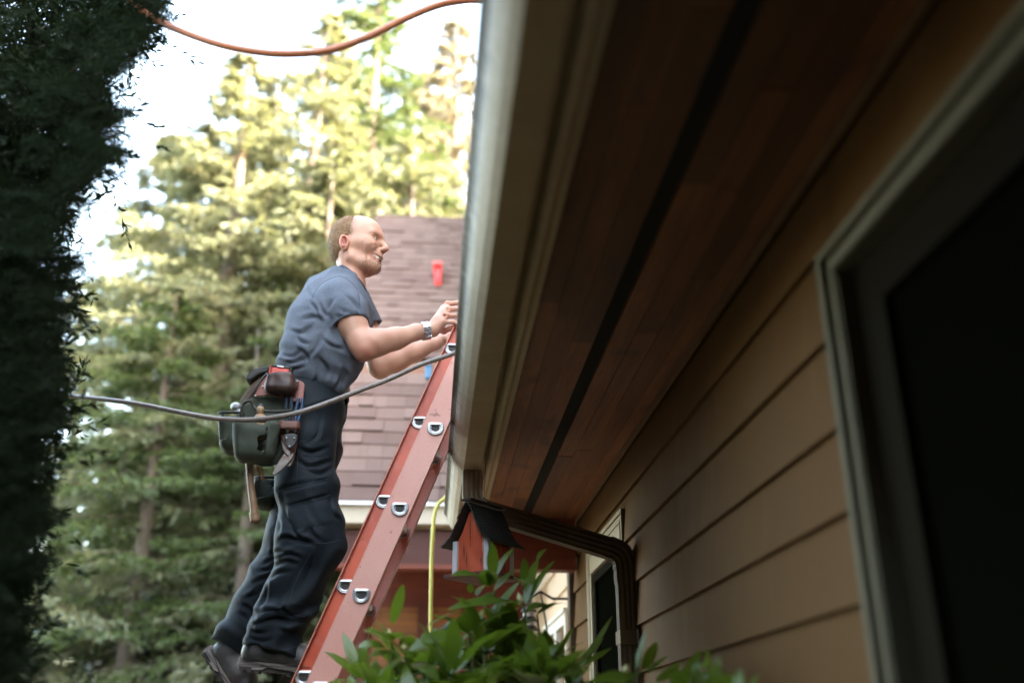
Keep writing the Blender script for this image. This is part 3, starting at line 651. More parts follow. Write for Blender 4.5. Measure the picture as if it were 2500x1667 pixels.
heroes = [  # base, tip in the zoomed photo, depth at base and tip, width (m)
 (770,790, 765,525, 2.75,2.70,.036), (775,800, 925,560, 2.75,2.85,.024), (690,790, 465,765, 2.7,2.6,.042), (735,850, 700,725, 2.7,2.62,.045), (740,850, 770,735, 2.7,2.62,.04),
 (780,880, 930,720, 2.75,2.85,.028), (950,965, 435,1015, 2.65,2.45,.060), (1010,980, 1100,640, 2.7,2.8,.030), (1020,990, 1225,650, 2.7,2.8,.022), (985,830, 1005,640, 2.75,2.7,.028),
 (1000,840, 925,780, 2.75,2.7,.035), (1030,1020, 1190,985, 2.7,2.8,.026), (1095,1060, 1320,970, 2.75,2.85,.028), (1000,1030, 665,1130, 2.65,2.5,.022), (590,1030, 265,1155, 2.6,2.5,.03),
 (600,1030, 460,915, 2.6,2.6,.035), (560,1090, 380,1180, 2.6,2.55,.03), (560,1195, 590,1035, 2.55,2.5,.060), (590,1205, 960,1105, 2.6,2.7,.042), (610,1180, 720,1060, 2.6,2.7,.02),
 (530,1200, 150,1315, 2.5,2.35,.042), (560,1230, 250,1310, 2.5,2.4,.030), (400,1350, 170,1330, 2.5,2.4,.040), (1000,1150, 870,1150, 2.6,2.55,.032), (1000,1260, 1260,1262, 2.65,2.75,.022),
 (1130,1410, 900,1370, 2.6,2.5,.048), (1110,1390, 1310,1390, 2.6,2.7,.035), (1010,1050, 1190,990, 2.6,2.8,.028), (1095,660, 1165,570, 2.75,2.8,.016), (600,900, 600,830, 2.7,2.7,.026),
 (650,920, 720,830, 2.7,2.75,.03), (700,1000, 760,890, 2.65,2.7,.04), (650,1170, 690,1020, 2.6,2.65,.028),
 (130,1330, 145,1210, 2.45,2.4,.045), (100,1330, -160,1150, 2.45,2.35,.038), (60,1240, -190,1180, 2.45,2.4,.04), (20,1240, -120,1090, 2.5,2.45,.05), (20,1130, 105,835, 2.5,2.45,.030), (-10,1250, 75,1190, 2.5,2.4,.06),
 (-20,1300,-230,1290,2.45,2.4,.036), (90,1350,-150,1370,2.45,2.4,.034), (110,1370,-80,1560,2.45,2.35,.04), (170,1420,370,1540,2.45,2.35,.05), (60,1480, -230,1590, 2.45,2.4,.05)]
for x0, y0, x1, y1, d0, d1, w in heroes: lf.leaf(c5(x0, y0, d0), c5(x1, y1, d1), w*.88, up=(rd.uniform(-.3, .3), -.35, 1), rnd=rd, droop=rd.uniform(.03, .12), roll=rd.uniform(-.3, .3))
tips = [(770,870,2.72), (990,1000,2.68), (590,1210,2.58), (110,1350,2.45), (0,1240,2.5), (1105,1400,2.6), (1390,1400,2.8)]
wh = []
for i in range(58):
    x = rd.uniform(-330, 1300); ymin = 1430+max(0, (x-1150))*.18+max(0, -x-0)*.5; y = rd.uniform(ymin, 1950); wh.append((x, y, rd.uniform(2.35, 3.0)))
for x, y in ((760,1180),(850,1250),(880,1420),(700,1350),(820,1330),(420,1400),(300,1430),(560,1480),(1200,1480),(640,1480),(960,1480),(250,1530)): wh.append((x, y, rd.uniform(2.55, 2.85)))
sm = MB()
for x, y, d in wh:
    c = c5(x, y, d); lf.whorl(c, (rd.uniform(-.35, .35), rd.uniform(-.5, .2), 1), rd.randint(6, 9), rd.uniform(.11, .155), rd.uniform(.030, .042), rnd=rd)
    b = c+Vector((rd.uniform(-.05, .05), rd.uniform(0, .1), -rd.uniform(.3, .6))); sm.tube([c, (c+b)/2+Vector((.01, .01, 0)), b], [.0025, .003, .004], 6)
for (x0, y0), (x1, y1), d in (((775, 880), (830, 1380), 2.74), ((1000, 1010), (1015, 1600), 2.68), ((590, 1215), (640, 1600), 2.58), ((660, 1220), (700, 1600), 2.62), ((790, 1100), (830, 1400), 2.75), ((985, 840), (1000, 1010), 2.72), ((110, 1350), (130, 1650), 2.45), ((840, 1130), (860, 1420), 2.8), ((1390, 1400), (1380, 1650), 2.8), ((0, 1240), (60, 1500), 2.5), ((1095, 1060), (1100, 1500), 2.75), ((920, 1140), (850, 1300), 2.8)):
    a = c5(x0, y0, d); b = c5(x1, y1, d+.03); sm.tube(catmull([a, (a*2+b)/3+Vector((.004, 0, 0)), (a+2*b)/3-Vector((.004, 0, 0)), b], 4), [.0026+.0016*i/12 for i in range(13)], 7)
lf.m.build('foliage', leaf_m, rh, smooth=True); sm.build('stem', stem_m, rh, smooth=True)
def bud(c, axis, parent, L=.034):
    m = MB(); ax = Vector(axis).normalized(); pts = [V3(c)+ax*L*t for t in (0, .15, .35, .6, .85, 1)]
    m.tube(pts, [.004, .009, .0105, .008, .0035, .0006], 10); m.build('bud', bud_m, parent, smooth=True)
bud(c5(985, 990, 2.66), (-.35, -.2, 1), rh, .036); bud(c5(112, 1330, 2.43), (0, 0, 1), rh, .022); bud(c5(1, 1235, 2.48), (-.1, 0, 1), rh, .022); bud(c5(598, 1030, 2.58), (.1, 0, 1), rh, .018)
r2_ = thing('rhododendron', 'smaller rhododendron sprays rising against the sunlit siding at lower right', 'shrub', (.35, 2.6, GZ))
lf = Leafs(); sm = MB()
def c6(x, y, d): return V3(P(1350+x/2.7659, 1100+y/2.7659, d))
for x0, y0, x1, y1, d0, d1, w in [(560,1490,632,1200,2.3,2.3,.022),(600,1480,705,1290,2.3,2.35,.02),(640,1500,775,1380,2.3,2.35,.022),(560,1500,270,1560,2.3,2.2,.045),(700,1560,860,1430,2.2,2.25,.018),(860,1580,1000,1345,2.1,2.15,.018),(900,1570,1045,1400,2.1,2.1,.020),(960,1590,1120,1440,2.1,2.15,.020),(850,1590,880,1470,2.1,2.05,.036),(1030,1480,1042,1330,2.0,2.0,.012),(1090,1600,1110,1390,1.7,1.7,.014),(1180,1620,1190,1490,1.6,1.6,.012),(1230,1640,1260,1480,1.6,1.62,.014),
   (150,1470,400,1120,2.7,2.8,.018),(190,1450,340,1260,2.7,2.8,.016),(190,1455,390,1330,2.7,2.75,.026),(120,1440,-60,1400,2.7,2.6,.03),(130,1460,-100,1520,2.7,2.6,.03),(130,1450,40,1380,2.7,2.7,.03)]:
    lf.leaf(c6(x0, y0, d0), c6(x1, y1, d1), w*1.25, up=(rd.uniform(-.3, .3), -.35, 1), rnd=rd, droop=rd.uniform(-.05, .1), roll=rd.uniform(-.5, .5))
for i in range(16):
    x = rd.uniform(-100, 1300); y = rd.uniform(1640+max(0, x-500)*.09, 1900); d = 2.6-.75*max(0, x)/1300; c = c6(x, y, d)
    lf.whorl(c, (rd.uniform(-.3, .3), rd.uniform(-.4, .2), 1), rd.randint(5, 7), rd.uniform(.09, .13), .022, spread=.55, rnd=rd); sm.tube([c, c+Vector((rd.uniform(-.04, .04), .03, -.45))], [.0025, .004], 6)
for (x0, y0), (x1, y1), d in (((150, 1460), (150, 1750), 2.7), ((570, 1490), (560, 1750), 2.3), ((870, 1590), (860, 1800), 2.1)):
    sm.tube([c6(x0, y0, d), c6((x0+x1)/2+4, (y0+y1)/2, d), c6(x1, y1, d)], [.0028, .0034, .004], 7)
lf.m.build('foliage', leaf_m, r2_, smooth=True); sm.build('stem', stem_m, r2_, smooth=True); bud(c6(490, 1500, 2.26), (.1, -.2, 1), r2_, .02)
# ============================================================ conifers
def tri_mesh(name, base, tip, wid, side, m_, parent):
    """one thin two-triangle blade per row: base, tip, half width, side vector"""
    n = len(base); V = np.empty((n, 4, 3)); mid = base*.45+tip*.55
    V[:, 0] = base; V[:, 1] = mid+side*wid[:, None]; V[:, 2] = tip; V[:, 3] = mid-side*wid[:, None]
    me = bpy.data.meshes.new(name); me.vertices.add(n*4); me.vertices.foreach_set('co', V.ravel())
    me.loops.add(n*4); me.loops.foreach_set('vertex_index', np.arange(n*4, dtype=np.int32))
    me.polygons.add(n); me.polygons.foreach_set('loop_start', np.arange(0, n*4, 4, dtype=np.int32)); me.polygons.foreach_set('loop_total', np.full(n, 4, np.int32))
    me.update(calc_edges=True); return link(name, me, m_, parent)
def blades_along(rng, a, b, per, L, w, droop, spread, A):
    """needle blades along segments a->b (arrays)"""
    n = len(a); k = per; t = rng.random((n, k, 1)); p = a[:, None]*(1-t)+b[:, None]*t
    d = b-a; d /= np.linalg.norm(d, axis=1, keepdims=True)+1e-9
    r = rng.normal(size=(n, k, 3)); dirv = d[:, None]*(1.0)+r*spread+np.array([0, 0, -droop]); dirv /= np.linalg.norm(dirv, axis=2, keepdims=True)
    l = L*rng.uniform(.5, 1.2, (n, k, 1)); tip = p+dirv*l; s = np.cross(dirv, rng.normal(size=(n, k, 3))); s /= np.linalg.norm(s, axis=2, keepdims=True)+1e-9
    A.append((p.reshape(-1, 3), tip.reshape(-1, 3), (w*rng.uniform(.6, 1.2, (n*k))), s.reshape(-1, 3)))
def conifer(seed, H, Rb, bare, density=1.0, spire=.9, need=.17, nw=.030, boughs=150, layer=None):
    """crown arrays in local coordinates (trunk foot at origin) and bough wood"""
    rng = np.random.default_rng(seed); A = []; wood = MB()
    tr = MB(); hs = [0, .1, .3, .5, .7, .85, 1.0]; lean = rng.uniform(-.02, .02, 2)*H
    tp = [(lean[0]*h*h, lean[1]*h*h, H*h) for h in hs]; r0 = .022*H
    tr.tube(tp, [r0*(1-h*.96)*(1.15 if h == 0 else 1) for h in hs], 10)
    for i in range(boughs):
        h = bare+(1-bare)*(i+rng.random())/boughs; h = min(h, .992); z = H*h
        R = Rb*((1-h)/(1-bare))**spire*rng.uniform(.65, 1.15)+.15
        if rng.random() > density*(1.0 if h > bare+.12 else .75): continue
        an = rng.uniform(0, 2*math.pi); dx, dy = math.cos(an), math.sin(an); x0, y0 = lean[0]*h*h, lean[1]*h*h
        up = rng.uniform(-.05, .25)+.5*max(0, h-.8); dr = rng.uniform(.25, .6)
        ts = np.linspace(0, 1, 9); curve = np.stack([x0+dx*R*ts, y0+dy*R*ts, z+R*(up*ts-dr*ts*ts+.18*ts**4)], 1)
        if R > .8: wood.tube([tuple(c) for c in curve[::2]], [.010*R+.008, .008*R+.006, .006*R+.004, .004*R+.003, .003], 5)
        nt = max(8, int(R*15)); tt = rng.uniform(.12, 1, nt)**.8; ia = np.minimum((tt*8).astype(int), 7); f = (tt*8-ia)[:, None]
        pb = curve[ia]*(1-f)+curve[ia+1]*f; sgn = rng.choice([-1, 1], nt); tl = R*.34*(1.15-tt*.75)*rng.uniform(.6, 1.2, nt)+.10
        sd = np.stack([-dy*sgn, dx*sgn, np.zeros(nt)], 1)*.85+np.array([dx, dy, 0])*.6; pe = pb+sd*tl[:, None]+np.array([0, 0, -1])*(tl*rng.uniform(.15, .6, nt))[:, None]
        blades_along(rng, pb, pe, 13, need*.85, nw*.62, .45, .40, A); blades_along(rng, curve[:-1], curve[1:], 10, need, nw*.7, .3, .4, A)
    return [np.concatenate([a[k] for a in A]) for k in range(4)], tr, wood
bark = mat('conifer_bark', (.10, .075, .06), .9, noise=[(3, .7, (.05, .038, .03), 6, (4, 4, .5)), (1.2, .5, (.16, .125, .10))], bump=(12, .8, .03, (3, 3, .4)))
nd = [mat('needles_%s' % n_, c, .55, noise=[(.45, .8, c2), (2.5, .5, (c[0]*.6, c[1]*.65, c[2]*.6))], transl=((c[0]*1.5, c[1]*1.5, c[2]*1.1), .35)) for n_, c, c2 in
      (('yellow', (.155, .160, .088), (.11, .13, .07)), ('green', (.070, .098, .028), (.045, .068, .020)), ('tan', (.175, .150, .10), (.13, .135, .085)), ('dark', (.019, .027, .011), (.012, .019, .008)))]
protos = [conifer(21, 15, 3.3, .16, 1.0, boughs=170), conifer(22, 13, 2.9, .30, .95, .8, boughs=140), conifer(23, 16, 2.5, .36, .95, .9, boughs=150), conifer(24, 12, 3.2, .10, .9, .7, boughs=140), conifer(25, 14, 2.7, .22, .5, .7, boughs=110)]
meshes = {}
def tree(px, y, k, mi, vt, lab, rot, rad=1.0):
    """px: column of the photo at which the trunk stands, y: how far away"""
    c = P(px, 1500, y); base = (float(c[0]), y, GZ-max(0, math.hypot(c[0], y)-10)*.10-.3); H = float(P(px, vt, y)[2])
    (a, tr, wood) = protos[k]; Hs = (15, 13, 16, 12, 14)[k]; s = (H-base[2])/Hs
    root = thing('conifer_tree', lab, 'tree', base, 'conifers behind the house')
    if (k, mi) not in meshes:
        o = tri_mesh('crown', *a, nd[mi], None); t = tr.build('trunk', bark, smooth=True); w = wood.build('boughs', bark, smooth=True); meshes[(k, mi)] = [x.data for x in (o, t, w)]
        for x in (o, t, w): bpy.data.objects.remove(x)
    for nm, me in zip(('crown', 'trunk', 'boughs'), meshes[(k, mi)]):
        o = bpy.data.objects.new(nm, me); C.objects.link(o); o.parent = root
    root.rotation_euler[2] = rot; root.scale = (s*rad, s*rad, s)
TR = [ # px, y, proto, colour, row of the top in the photo, label, rotation, width
 (640, 13.0, 0, 0, 20, 'tall tawny conifer whose broad top stands left of centre below the orange cord', .3, 1.05),
 (830, 14.5, 2, 1, -160, 'conifer with a thin spire running out of the top of the photo', 1.4, 1.0),
 (1095, 15.5, 0, 2, 35, 'tan conifer rising just beside the gutter edge', 2.2, .85),
 (960, 13.2, 3, 0, 330, 'yellow green conifer above the ridge of the far roof', .9, 1.2),
 (470, 12.5, 0, 0, 130, 'bushy pale conifer next to the dark cedar at mid height', 2.9, 1.25),
 (730, 11.8, 1, 0, 360, 'light green conifer directly behind the man', 4.0, 1.2),
 (600, 10.3, 4, 1, 800, 'low drooping green conifer left of the tool belt', 5.2, 1.3),
 (330, 11.0, 3, 1, 700, 'mid green conifer beside the cedar at the height of the hose', .1, 1.2),
 (275, 15.0, 0, 0, 330, 'slender conifer half hidden by the dark cedar', 3.3, 1.2),
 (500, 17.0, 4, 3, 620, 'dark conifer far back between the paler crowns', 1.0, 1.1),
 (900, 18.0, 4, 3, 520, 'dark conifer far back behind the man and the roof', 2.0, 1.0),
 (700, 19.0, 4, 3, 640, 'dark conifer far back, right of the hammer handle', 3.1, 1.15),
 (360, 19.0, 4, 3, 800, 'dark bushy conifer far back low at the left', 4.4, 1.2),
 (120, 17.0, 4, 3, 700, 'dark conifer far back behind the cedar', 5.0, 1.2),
 (555, 16.0, 0, 0, 170, 'pale conifer between the two tallest at the upper left', 2.4, 1.1),
 (380, 14.0, 3, 0, 330, 'broad yellowish conifer filling in behind the cedar at the left', 1.9, 1.3),
 (770, 16.5, 0, 0, 210, 'pale conifer just left of the spire, behind the head of the man', 5.1, 1.1),
 (1010, 17.0, 0, 2, 190, 'brownish conifer between the spire and the gutter', 3.9, 1.1),
]
for a in TR: tree(*a)
# undergrowth low between the trunks
rng = np.random.default_rng(5); A = []
for i in range(26):
    px = rng.uniform(-100, 1000); y = rng.uniform(9.5, 16); c = P(px, 1620, y); n_ = 26; z0 = rng.uniform(-.5, 1.7)
    if z0 > .9 and rng.random() < .55: continue
    ctr = np.array([c[0], y, z0]); a_ = ctr+rng.normal(size=(n_, 3))*np.array([.6, .6, .35]); b_ = a_+rng.normal(size=(n_, 3))*.35
    blades_along(rng, a_, b_, 12, .16, .035, .2, .6, A)
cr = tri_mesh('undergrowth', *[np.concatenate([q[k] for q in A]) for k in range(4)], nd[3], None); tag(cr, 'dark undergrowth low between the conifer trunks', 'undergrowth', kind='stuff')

# ============================================================ dark cedar close at the left
CED = (-1.9, 2.5, GZ)
ced = thing('cedar_tree', 'dark cedar filling the left edge close to the camera', 'tree', (-1.9, 2.5, GZ))
cdm = mat('cedar_needles', (.010, .019, .008), .8, spec=.12, noise=(3, .6, (.014, .024, .009)), transl=((.02, .035, .01), .2))
rng = np.random.default_rng(9); A = []
edge = [(-60, 440), (0, 385), (60, 370), (130, 335), (200, 285), (260, 292), (330, 288), (400, 250), (450, 215), (520, 165), (600, 170), (700, 170), (800, 150), (900, 150), (1000, 155), (1100, 125), (1200, 105), (1300, 85), (1450, 60), (1600, 50)]
def edge_at(v): return np.interp(v, [e[0] for e in edge], [e[1] for e in edge])+16*math.sin(v*.055)+11*math.sin(v*.021+1)+8*math.sin(v*.13)
cw = MB(); cnt = 0
for i in range(1500):
    v = rng.uniform(-120, 1680); e = edge_at(v); u = e-abs(rng.normal())*95-rng.uniform(20, 45)
    if u < -260: u = rng.uniform(-260, e-20)
    if v > 950 and rng.random() < .3: continue
    d = 2.15+rng.uniform(-.25, .65); c = Q(u, v, d)
    # a feathery spray: a short arching stem with side twigs
    dirb = np.array([rng.uniform(.4, 1), rng.uniform(-.5, .5), rng.uniform(-.15, .75)]); dirb /= np.linalg.norm(dirb); L = rng.uniform(.06, .13)
    ts = np.linspace(0, 1, 8)[:, None]; st = c-dirb*L*.6+dirb*L*1.25*ts+np.array([0, 0, -.35])*L*ts**2; a_ = []; b_ = []
    side = np.cross(dirb, rng.normal(size=3)); side /= np.linalg.norm(side)
    for k_ in range(1, 8):
        a_.append(st[k_-1]); b_.append(st[k_])
        for sg in (-1, 1): a_.append(st[k_-1]); b_.append(st[k_-1]+(dirb*.7+side*sg*.8+np.array([0, 0, -.2]))*L*.38*(1.1-ts[k_-1, 0]*.75))
    blades_along(rng, np.array(a_), np.array(b_), 11, .013, .0013, .05, .50, A)
for i in range(3000):
    v = rng.uniform(-150, 1700); e = edge_at(v); u = rng.uniform(-420, e-85); d = 2.2+rng.uniform(-.1, .9); c = Q(u, v, d); n_ = 5
    if v > 1000 and u > e-130 and rng.random() < .4: continue
    a_ = c[None]+rng.normal(size=(n_, 3))*.05; b_ = a_+rng.normal(size=(n_, 3))*.06
    blades_along(rng, a_, b_, 16, .040, .0042, .0, .5, A)
tri_mesh('crown', *[np.concatenate([q[k] for q in A]) for k in range(4)], cdm, ced)
cw.tube([(-1.9, 2.6, GZ), (-1.88, 2.6, .5), (-1.85, 2.6, 2.0), (-1.8, 2.6, 3.6)], [.13, .11, .08, .04], 12)
cw.build('trunk', bark, ced, smooth=True); cw = MB()
for i in range(60):
    v = rng.uniform(-100, 1500); e = edge_at(v); c = Q(e-rng.uniform(5, 60), v, 2.3+rng.uniform(-.2, .3)); z = c[2]-rng.uniform(.1, .5); b = np.array([-1.86, 2.6, z])
    mid = (b+c)/2+np.array([0, 0, -.05]); cw.tube(catmull([b, mid, c], 4), [.012*(1-i_/8)+.002 for i_ in range(9)], 6)
cw.build('boughs', bark, ced, smooth=True)

# unseen cedar copies added beside the camera to shade the eaves
k = 0
for (x, y, lab) in ((-2.3, .3, 'dark cedar added out of view beside the camera to block skylight'), (-2.9, 1.5, 'second cedar added out of view left of the camera to block skylight')  ):
    c = copy_tree(ced); c.location = (x, y, GZ); c.rotation_euler[2] = k*2.1; c.scale = (1.4, 1.4, 1.7); c['label'] = lab; k += 1
    for q in (c, ced): q['group'] = 'cedars along the house'
# ============================================================ the man on the ladder
def s_(u, v, d): return np.array(P(u, v, d))
def c1(x, y, d): return P(650+x/3.92, 500+y/3.92, d)
def K(x, y, d): return np.array(P(500+x/3.5625, 860+y/3.5636, d))
def c3(x, y, d): return np.array(P(450+x/3.76, 1250+y/3.76, d))
def me_arrays(me):
    v = np.empty(len(me.vertices)*3); me.vertices.foreach_get('co', v); f = np.empty(len(me.loops), np.int32); me.loops.foreach_get('vertex_index', f); return v.reshape(-1, 3), f.reshape(-1, 4)
def merge(name, parts, attr=None):
    V = np.concatenate([p[0] for p in parts]); off = np.cumsum([0]+[len(p[0]) for p in parts]); F_ = np.concatenate([p[1]+off[i] for i, p in enumerate(parts)])
    me = bpy.data.meshes.new(name); me.vertices.add(len(V)); me.vertices.foreach_set('co', V.ravel())
    me.loops.add(F_.size); me.loops.foreach_set('vertex_index', F_.ravel().astype(np.int32)); me.polygons.add(len(F_)); me.polygons.foreach_set('loop_start', np.arange(0, F_.size, 4, dtype=np.int32)); me.polygons.foreach_set('loop_total', np.full(len(F_), 4, np.int32))
    me.update(calc_edges=True)
    if attr is not None:
        a = me.color_attributes.new('tint', 'FLOAT_COLOR', 'POINT'); A = np.concatenate(attr); A = np.concatenate([A, np.ones((len(A), 1))], 1); a.data.foreach_set('color', A.ravel().astype(np.float32))
    return me
# ---- skin: beard shadow (r), redness (g)
def skin_material():
    m = mat('skin', (.68, .39, .275), .48, spec=.4, subsurf=.12, noise=[(18, .35, (.60, .29, .19)), (60, .3, (.66, .42, .31)), (5, .6, (.60, .29, .19)), (28, .4, (.58, .26, .18))], bump=(260, .12, .001))
    t = m.node_tree; N, L = t.nodes, t.links; b = N['Principled BSDF']; src = b.inputs['Base Color'].links[0].from_socket
    at = N.new('ShaderNodeAttribute'); at.attribute_name = 'tint'; sp = N.new('ShaderNodeSeparateColor'); L.new(at.outputs['Color'], sp.inputs[0])
    cur = src
    for k, c, st in ((1, (.50, .13, .085), .8), (0, (.20, .105, .055), 1.0), (2, (.12, .05, .03), .9)):
        mx = N.new('ShaderNodeMix'); mx.data_type = 'RGBA'; fac = sp.outputs[k]
        if k == 0:
            tc = N.new('ShaderNodeTexCoord'); n = N.new('ShaderNodeTexNoise'); n.inputs['Scale'].default_value = 210; n.inputs['Detail'].default_value = 2; L.new(tc.outputs['Object'], n.inputs[0])
            r = N.new('ShaderNodeMapRange'); r.inputs[1].default_value = .35; r.inputs[2].default_value = .62; r.inputs[3].default_value = .45; r.inputs[4].default_value = 1; L.new(n.outputs[0], r.inputs[0])
            mu = N.new('ShaderNodeMath'); mu.operation = 'MULTIPLY'; L.new(r.outputs[0], mu.inputs[0]); L.new(fac, mu.inputs[1]); fac = mu.outputs[0]
        L.new(fac, mx.inputs[0]); L.new(cur, mx.inputs[6]); mx.inputs[7].default_value = (*c, 1); cur = mx.outputs[2]
    L.new(cur, b.inputs['Base Color']); return m
skin = skin_material()
from mathutils.bvhtree import BVHTree
def onto(bvh_, u, v, lift=.001, maxd=9):
    d = Vector(ray(u, v)).normalized(); hit = bvh_.ray_cast(Vector((0, 0, 0)), d)
    return None if hit[0] is None else hit[0]-d*lift
def stitch(name, uv, m_, parent, r=.0010, bv=None, n=8):
    bv = bv or bvh; c = catmull([(u, v, 0) for u, v in uv], n); pts = [onto(bv, q[0], q[1], .0004) for q in c]; pts = [q for q in pts if q is not None]
    if len(pts) > 2: m = MB(); m.tube(pts, r, 5); m.build(name, m_, parent, smooth=True)
def vnormals(v, f):
    n_ = np.cross(v[f[:, 2]]-v[f[:, 0]], v[f[:, 3]]-v[f[:, 1]]); o = np.zeros_like(v)
    for i in range(4): np.add.at(o, f[:, i], n_)
    return o/(np.linalg.norm(o, axis=1, keepdims=True)+1e-12)
def press(me, lines, r=5.0, depth=.006, ridge=.55):
    """sharp cloth folds: each polyline is pressed in, the cloth beside it (above) raised"""
    v, f = me_arrays(me); n_ = vnormals(v, f); z = v @ cF; uv = np.stack([CX+FPX*(v @ cR)/z, CY-FPX*(v @ cU)/z], 1); face = np.clip(-(n_ * (v/np.linalg.norm(v, axis=1, keepdims=True))).sum(1)*1.6, 0, 1); D_ = np.zeros(len(v))
    for ln in lines:
        k_ = 1.0; 
        if isinstance(ln[-1], (int, float)): k_ = ln[-1]; ln = ln[:-1]
        pts = np.array([q[:2] for q in catmull([(a_, b_, 0) for a_, b_ in ln], 6)]); L_ = len(pts)-1; best = np.full(len(v), 1e9); sgn = np.zeros(len(v)); wt_ = np.zeros(len(v))
        for i in range(L_):
            ab = pts[i+1]-pts[i]; t_ = np.clip((uv-pts[i]) @ ab/(ab @ ab+1e-9), 0, 1); dv = uv-pts[i]-t_[:, None]*ab; d = np.linalg.norm(dv, axis=1); m_ = d < best
            best = np.where(m_, d, best); cr = (ab[0]*dv[:, 1]-ab[1]*dv[:, 0])/(np.linalg.norm(ab)+1e-9); sgn = np.where(m_, cr, sgn); wt_ = np.where(m_, np.sin(math.pi*np.clip((i+t_)/L_, .04, .96))**.6, wt_)
        up_ = -sgn    # positive on the upper / left side of the stroke
        D_ += face*wt_*k_*depth*(-np.exp(-(up_/r)**2)*(best < 4*r)+ridge*np.exp(-((up_-2.0*r)/(1.3*r))**2)*(best < 6*r))*np.exp(-np.maximum(0, best-np.abs(sgn))**2/(r*r))
    v = v+n_*D_[:, None]; me.vertices.foreach_set('co', v.ravel()); me.update()
# ---- head, modelled looking along +x, then turned into place
HC = s_(871, 601, 3.27); HM = np.array((Matrix.Rotation(R_(-13), 3, 'Z') @ Matrix.Rotation(R_(1), 3, 'Y')))
HT = lambda p: p @ HM.T+HC
def Hp(x, y, z): return HT(np.array([[x, y, z]]))[0]
h = SDF()
h.ell((-.012, 0, .036), (.093, .077, .086), k=.02)
h.ell((.030, 0, .030), (.070, .066, .078), k=.03)
h.ell((.026, 0, -.030), (.059, .060, .076), k=.03); h.ell((.070, 0, -.078), (.020, .030, .026), k=.02)
h.ell((-.045, 0, -.01), (.052, .062, .070), k=.03)
for sg in (-1, 1):
    h.chain([(-.012, sg*.054, -.050), (.000, sg*.051, -.076), (.040, sg*.036, -.096), (.076, sg*.012, -.101)], [.013, .013, .012, .013], k=.03)   # jaw
    h.ell((.064, sg*.043, -.022), (.024, .021, .022), k=.022)      # raised cheek
    h.cone((.046, sg*.050, -.012), (.005, sg*.058, -.014), .013, .013, k=.03)
    h.cone((.090, sg*.014, .028), (.072, sg*.045, .029), .009, .009, k=.02)      # brow
    h.ell((.091, sg*.033, .010), (.014, .016, .010), k=.014, sub=True)
    h.ell((.068, sg*.032, .010), (.019, .017, .015), k=.004)       # lids over the eyeball
h.ell((.080, 0, -.096), (.019, .022, .018), k=.018)               # chin
h.chain([(.092, 0, .026), (.103, 0, .004), (.116, 0, -.014)], [.0085, .0085, .0105], k=.010)   # nose
h.ell((.1155, 0, -.020), (.0125, .0115, .0105), k=.006)
for sg in (-1, 1):
    h.ell((.102, sg*.0122, -.026), (.010, .0062, .0074), k=.010); h.ell((.109, sg*.007, -.034), (.006, .0035, .005), k=.002, sub=True)
h.ell((.080, 0, -.052), (.026, .030, .022), k=.014)
# smiling mouth: lips and the opening
up_l = [(.069, -.035, -.050), (.085, -.027, -.0535), (.097, -.013, -.0570), (.1005, 0, -.0575), (.097, .013, -.0570), (.085, .027, -.0535), (.069, .035, -.050)]
lo_l = [(.069, -.035, -.051), (.081, -.028, -.067), (.0925, -.015, -.0775), (.0965, 0, -.0805), (.0925, .015, -.0775), (.081, .028, -.067), (.069, .035, -.051)]
h.chain(up_l, [.0025, .0040, .0046, .0048, .0046, .0040, .0025], k=.006); h.chain(lo_l, [.0025, .0045, .0058, .0062, .0058, .0045, .0025], k=.006)
mid = [(.073, -.034, -.0525), (.090, -.024, -.0605), (.103, -.011, -.0690), (.107, 0, -.0705), (.103, .011, -.0690), (.090, .024, -.0605), (.073, .034, -.0525)]
h.chain(mid, [.0024, .0062, .0085, .0092, .0085, .0062, .0024], k=.002, sub=True)
for sg in (-1, 1): h.ell((.0865, sg*.0325, .0098), (.0085, .0130, .0042), k=.0015, sub=True)
# ears
for sg in (-1, 1):
    M_ = np.array(Matrix.Rotation(R_(sg*20), 3, 'Z') @ Matrix.Rotation(R_(-10), 3, 'Y')).T
    c = np.array([-.023, sg*.076, -.026])
    h.ell(c, (.0195, .0085, .0325), M=M_, k=.006); h.ell(c+np.array([-.004, sg*.006, .006]), (.018, .008, .028), M=M_, k=.004)
    h.ell(c+np.array([.002, sg*.011, .004]), (.0115, .0085, .019), M=M_, k=.003, sub=True)
    h.cone(c+np.array([.002, sg*.004, -.006]), c+np.array([-.006, sg*.006, .012]), .003, .003, k=.003)
# neck with its cords and adam's apple
h.cone((-.014, 0, -.05), (-.016, 0, -.17), .052, .054, k=.02); h.cone((-.016, 0, -.17), (-.04, 0, -.24), .054, .06, k=.03)
for sg in (-1, 1): h.cone((-.035, sg*.048, -.06), (.008, sg*.016, -.205), .012, .010, k=.012)
h.ell((.030, 0, -.158), (.013, .012, .015), k=.012)
hm_ = h.mesh(.0021, 'head', smooth=1); hv, hf = me_arrays(hm_)
def band(x, a, b, s): return 1/(1+np.exp(-(x-a)/s))*1/(1+np.exp((x-b)/s))
